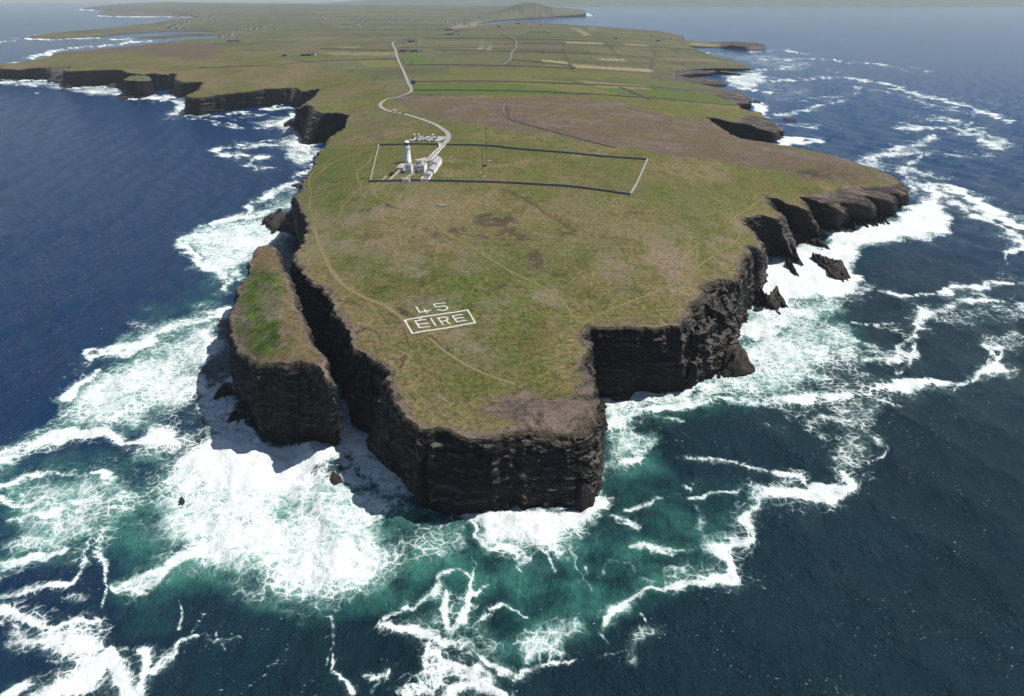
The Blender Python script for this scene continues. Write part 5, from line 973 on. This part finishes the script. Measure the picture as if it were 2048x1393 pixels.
# ------------------------------------------------------------------ the stone sign
M_SIGN = simple('whitened_stones', (0.66, 0.65, 0.58), .9, .12, 2.5)
def sp(cx, cy): return G(780 + cx / 10.24, 590 + cy / 10.24)
def stones(name, lines, wd, parent=None, hgt=.38):
    m = MB()
    for ln in lines:
        for a, b_ in zip(ln[:-1], ln[1:]):
            A_, B_ = np.array(sp(*a)[:2]), np.array(sp(*b_)[:2]); L_ = np.linalg.norm(B_ - A_); t = (B_ - A_) / L_; nn = np.array((-t[1], t[0])); k = max(1, int(L_ / .42))
            for i in range(k + 1):
                for off in (-.26, .26):
                    c_ = A_ + (B_ - A_) * i / k + nn * (off * wd + random.uniform(-.04, .04)); s_ = wd * random.uniform(.27, .34); z = ground(c_[0], c_[1]); r_ = .25 + random.uniform(-.04, .04)
                    m.box(c_[0] - r_, c_[0] + r_, c_[1] - s_, c_[1] + s_, z - .5, z + hgt * random.uniform(.7, 1.15), .07, .07)
    o = m.build(name, M_SIGN, parent)
    return o
sg = empty('stone_sign', sp(1000, 560), 0, 'white stone sign reading ÉIRE in a slanted rectangular frame on the turf', 'stone sign')
def unp(o, e): o.parent = e; o.matrix_parent_inverse = Vector and __import__('mathutils').Matrix.Translation(-e.location)
fr = stones('frame', [[(300,530),(1590,315)],[(1590,315),(1745,578)],[(1745,578),(455,805)],[(455,805),(300,530)]], 1.15); unp(fr, sg)
for nm, ls in (('letter', [[(515,550),(605,695)],[(515,550),(740,520)],[(560,622),(775,590)],[(605,695),(815,660)],[(595,518),(650,490)]]), ('letter', [[(835,495),(935,640)]]),
               ('letter', [[(978,482),(1085,615)],[(978,482),(1145,464),(1182,495),(1160,530),(1035,560)],[(1150,540),(1228,598)]]), ('letter', [[(1275,435),(1370,562)],[(1275,435),(1480,405)],[(1322,497),(1515,465)],[(1370,560),(1570,525)]])):
    unp(stones(nm, ls, 1.0), sg)
s45 = empty('stone_number', sp(860, 280), 0, 'white stone number 45 laid in the turf above the framed sign', 'stone number')
for ls in ([[(538,258),(605,375),(835,328)],[(700,312),(752,375)]], [[(1130,170),(892,200),(938,258),(1110,235),(1180,262),(1160,308),(1090,328),(975,320)]]): unp(stones('digit', ls, 1.0), s45)

# ------------------------------------------------------------------ vehicles
def paint_m(n_, c): return simple(n_, c, .3, .02, 1.0, .5)
CARM = {}
def car_mesh(col, cname, L_=4.3, W_=1.8, van=False):
    e = empty('campervan' if van else 'parked_car', (0, 0, 0)); pm = CARM.setdefault(cname, paint_m(cname + '_car_paint', col))
    if van:
        part('body', pm, e, (-1.1, 1.1, -3.1, 2.4, .45, 2.9, .08, .1), (-1.0, 1.0, 2.4, 3.2, .45, 1.5, .1, .2)); part('windscreen', M_GLASS, e, (-.95, .95, 2.36, 2.95, 1.502, 2.2, .08, .28)); part('window', M_GLASS, e, (1.05, 1.12, -1.8, -.3, 1.5, 2.2)); part('window', M_GLASS, e, (-.7, .7, -3.16, -3.02, 1.5, 2.3))
        ys = (-2.0, 1.9); r_ = .36
    else:
        part('body', pm, e, (-.9, .9, -2.15, 2.15, .35, .86, .04, .1), (-.66, .66, -1.4, .65, 1.38, 1.45)); part('window', M_GLASS, e, (-.84, .84, -1.85, 1.15, .862, 1.38, .17, .45))
        ys = (-1.35, 1.35); r_ = .33
    for yy in ys:
        for xx in (-.82, .82):
            m = MB(); m.wheel(xx, yy, r_, r_, .22); m.build('wheel', M_GLASS, e)
    return e
def place(e, q, rz, label, cat, group, z=None):
    p = G(*q); e.location = (p[0], p[1], (z if z is not None else p[2] + .62) + .004); e.rotation_euler = (0, 0, rz); tag(e, label, cat, group)
COLS = {'white': (.75, .75, .74), 'silver': (.45, .46, .48), 'black': (.02, .02, .022), 'blue': (.03, .06, .25), 'grey': (.14, .15, .16), 'red': (.4, .03, .03), 'teal': (.05, .12, .13)}
PROTO = {}
def get_car(c, van=False):
    k = (c, van)
    if k not in PROTO: PROTO[k] = car_mesh(COLS[c], c, van=van); return PROTO[k]
    return copy_tree(PROTO[k])
get = get_car
for q, lb in (((828.6, 274.6), 'white campervan at the left end of the car park'), ((837.8, 274.6), 'white campervan second from the left at the back of the car park'), ((865.6, 274.8), 'white campervan alone at the right of the car park back row')):
    place(get('white', True), q, R(3), lb, 'campervan', 'campervans in the car park', CPZ)
rows = [((845.5, 275), 'white', 'white car at the back of the car park left of a dark one'), ((849.8, 275), 'black', 'dark car in the back row between the campervans'), ((874, 275.6), 'grey', 'grey car at the right end of the car park back row'),
        ((835, 278.6), 'black', 'black car in the middle row directly in front of the second campervan'), ((840, 278.8), 'silver', 'silver car near the left of the car park middle row'), ((848.5, 278.2), 'white', 'white car in the middle row before the dark back-row car'), ((853.8, 278.8), 'silver', 'silver car at the centre of the middle row'), ((859.2, 278.8), 'grey', 'grey car in the middle row beside the silver centre one'), ((868.2, 278.8), 'teal', 'dark teal car in the middle row in front of the lone campervan'), ((872.8, 278.8), 'blue', 'blue car at the right end of the car park middle row'),
        ((825.8, 279.2), 'red', 'dark red car at the far left edge of the car park'), ((832.5, 282.4), 'black', 'black car at the left end of the front row'), ((836, 282.4), 'white', 'white car second in the front row'), ((843.8, 282.2), 'red', 'red car in the front row'), ((849.2, 282.4), 'black', 'black car at the centre of the front row'), ((854.2, 282.8), 'grey', 'grey car in the front row right of the black centre one'), ((863.8, 282.2), 'silver', 'silver car towards the right of the front row'), ((868.2, 282.4), 'black', 'black car at the right end of the front row')]
for q, c, lb in rows: place(get(c), q, R(3) + random.uniform(-.05, .05), lb, 'car', 'cars in the lighthouse car park', CPZ)
for q, c, rz, lb, v in (((788.5, 224.6), 'white', 1.25, 'white van driving on the bend of the road', True), ((795, 226.4), 'red', 1.25, 'red car following the white van on the road', False), ((806, 228.9), 'black', 1.25, 'black car on the road behind the red one', False), ((822, 180), 'white', .2, 'white car far up the road at the corner', False)):
    e = get(c, v); e.name = 'van' if v else 'car'; place(e, q, rz, lb, 'van' if v else 'car', 'vehicles on the road'); e.scale = (1.15,) * 3

# ------------------------------------------------------------------ farms, far houses and field walls
M_BARN = simple('dark_barn_sheet', (.05, .055, .06), .7, .2); M_SLATE = simple('slate_roofing', (.07, .07, .075), .7, .2, .5); M_FARM = simple('pale_house_render', (.66, .65, .62), .85, .08, .5)
def farm(q, w_, dp, h_, rz, label, cat, dark=False, group=None):
    p = G(*q); e = empty('barn' if dark else 'farmhouse', p, rz, label, cat, group)
    part('wall', M_BARN if dark else M_FARM, e, (-w_ / 2, w_ / 2, -dp / 2, dp / 2, -3, h_)); m = MB(); m.gable(-w_ / 2 - .3, w_ / 2 + .3, -dp / 2 - .4, dp / 2 + .4, h_ + .01, h_ + 2.6, 'x'); m.build('roof', M_SLATE, e)
    if not dark:
        for a in (-.3, .25): part('window', M_GLASS, e, (w_ * a - .7, w_ * a + .7, -dp / 2 - .05, -dp / 2 + .1, 1.2, 2.6))
        part('door', M_DOOR, e, (-.6, .6, -dp / 2 - .05, -dp / 2 + .1, 0, 2.2)); part('chimney', M_FARM, e, (-w_ / 2 + .2, -w_ / 2 + 1.2, -.5, .5, h_ + 1, h_ + 3.6))
    return e
F_ = [((809,87.5),16,8,False,'white farmhouse with slate roof at the bend where the straight road begins'),((823,84.5),26,12,True,'long dark barn at the top of the straight road'),((836,86),12,8,False,'small white house beside the barn at the top of the road'),
      ((806,103.6),22,12,True,'dark barn nearest the road in the lower farm'),((815,102.5),16,8,False,'white farmhouse between the dark barns of the lower farm'),((829,103.6),26,13,True,'large dark barn at the right of the lower farm'),((840,104.5),14,8,False,'small pale house at the right end of the lower farm'),
      ((899,70.2),34,14,True,'dark barn standing alone right of the far farm track'),((917,70.5),16,8,False,'pale house just right of the lone dark barn'),((898,61),40,14,True,'dark barn of the farm near the sandy bay'),((918,60.5),20,9,False,'pale house of the farm near the sandy bay'),
      ((467,83.5),50,16,True,'long dark barn below the lagoon houses'),((612,112),30,12,True,'dark barn at the left of the moorland farm'),((626,110.5),18,8,False,'pale house at the right of the moorland farm'),((569,113),12,8,True,'tiny dark shed alone on the moor'),((827,167.5),9,5,True,'low dark shed beside the road at the green field'),
      ((1326,79.5),18,9,False,'pale house on the slope near the southern shore'),((1340,80.5),14,8,False,'white house nearest the southern shore bay'),((1316,83),16,9,True,'small dark barn below the southern shore houses'),((1231,78.5),14,9,True,'dark shed alone in the southern fields'),((1036,48.5),24,10,True,'dark barn on the crest of the hill above the bay'),((998,54),20,9,True,'dark shed by the lane on the hill'),((1084,52),18,9,False,'white house on the hill crest above the bay')]
for k, (q, a, b_, dk, lb) in enumerate(F_): farm(q, a, b_, 4.5 if dk else 3.6, random.uniform(-.3, .3), lb, 'barn' if dk else 'house', dk)
proto = None; hs = []
rng = random.Random(3)
def cl(n, x0, x1, y0, y1, lb, g): hs.extend([((rng.uniform(x0, x1), rng.uniform(y0, y1)), lb, g) for _ in range(n)])
cl(24, 318, 372, 50, 58, 'tiny white house in the scattered village above the lagoon', 'village houses above the lagoon'); cl(10, 340, 380, 41, 48, 'tiny white house on the rise above the lagoon village', 'houses on the rise above the lagoon village')
cl(8, 400, 460, 33, 40, 'tiny white house inland of the far northern cliffs', 'houses inland of the far northern cliffs'); cl(9, 470, 560, 56, 61, 'tiny white house on the plain right of the lagoon', 'houses on the plain right of the lagoon'); cl(8, 440, 480, 70, 76, 'tiny white house at the head of the lagoon', 'houses at the head of the lagoon')
cl(16, 640, 760, 34, 42, 'tiny white house along the far road across the plain', 'houses along the far road'); cl(12, 770, 830, 36, 43, 'tiny white house in the hamlet behind the straight road', 'houses in the hamlet behind the road'); cl(16, 885, 945, 42, 52, 'tiny white house of the village by the sandy bay', 'village houses by the sandy bay')
cl(6, 530, 560, 27, 30, 'tiny white house in the haze near the horizon', 'houses near the horizon'); cl(6, 1060, 1075, 22, 27, 'tiny white house below the round hill', 'houses below the round hill'); cl(6, 690, 720, 50, 57, 'tiny white house in the middle of the plain', 'houses in the middle of the plain')
for q, lb, g in hs:
    p = G(*q)
    if proto is None:
        proto = empty('far_house', p, 0, lb, 'house', g); part('wall', M_FARM, proto, (-8, 8, -4, 4, -4, 4.2)); m = MB(); m.gable(-8.4, 8.4, -4.4, 4.4, 4.21, 7.2, 'x'); m.build('roof', M_SLATE, proto); e = proto
    else:
        e = copy_tree(proto); e.location = p; e['label'] = lb; e['group'] = g
    e.rotation_euler = (0, 0, rng.uniform(-.5, .5)); sc_ = rng.uniform(1.0, 1.6); e.scale = (sc_, sc_, sc_)
WLB = ['field wall starting at the road just below the lower farm','field wall along the far edge of the bright green strip','field wall along the near edge of the bright green strip','old wall crossing the purple heath with a sharp bend','field wall ending above the pale stubble strips','field wall through the middle of the patchwork','field wall right of the straight road at farm level','low wall running left across the moor from the road','wall left of the straight road by the yellow fields','short wall bending down beside the striped stubble','short wall at the right end of the green strip']
for k, lb in enumerate(WLB):
    wall_line('field_wall', WALLSP[k], 1.3 if k != 3 else .9, 1.1, M_WALLD, lb, 'field wall', 'dry stone field walls', n=8)

# ------------------------------------------------------------------ sea air
m = MB(); m.box(-33000, 33000, -33000, 33000, -4.5, 330); hz = m.build('haze', simple('x', (1, 1, 1)))
mh, b = mat('haze'); v = b.n('VolumePrincipled', {'Color': (0.78, 0.89, 1.0, 1), 'Density': 3.5e-5, 'Anisotropy': 0.0}); b.n('OutputMaterial', {'Volume': v.outputs[0]})
hz.data.materials.clear(); hz.data.materials.append(mh); tag(hz, kind='stuff')
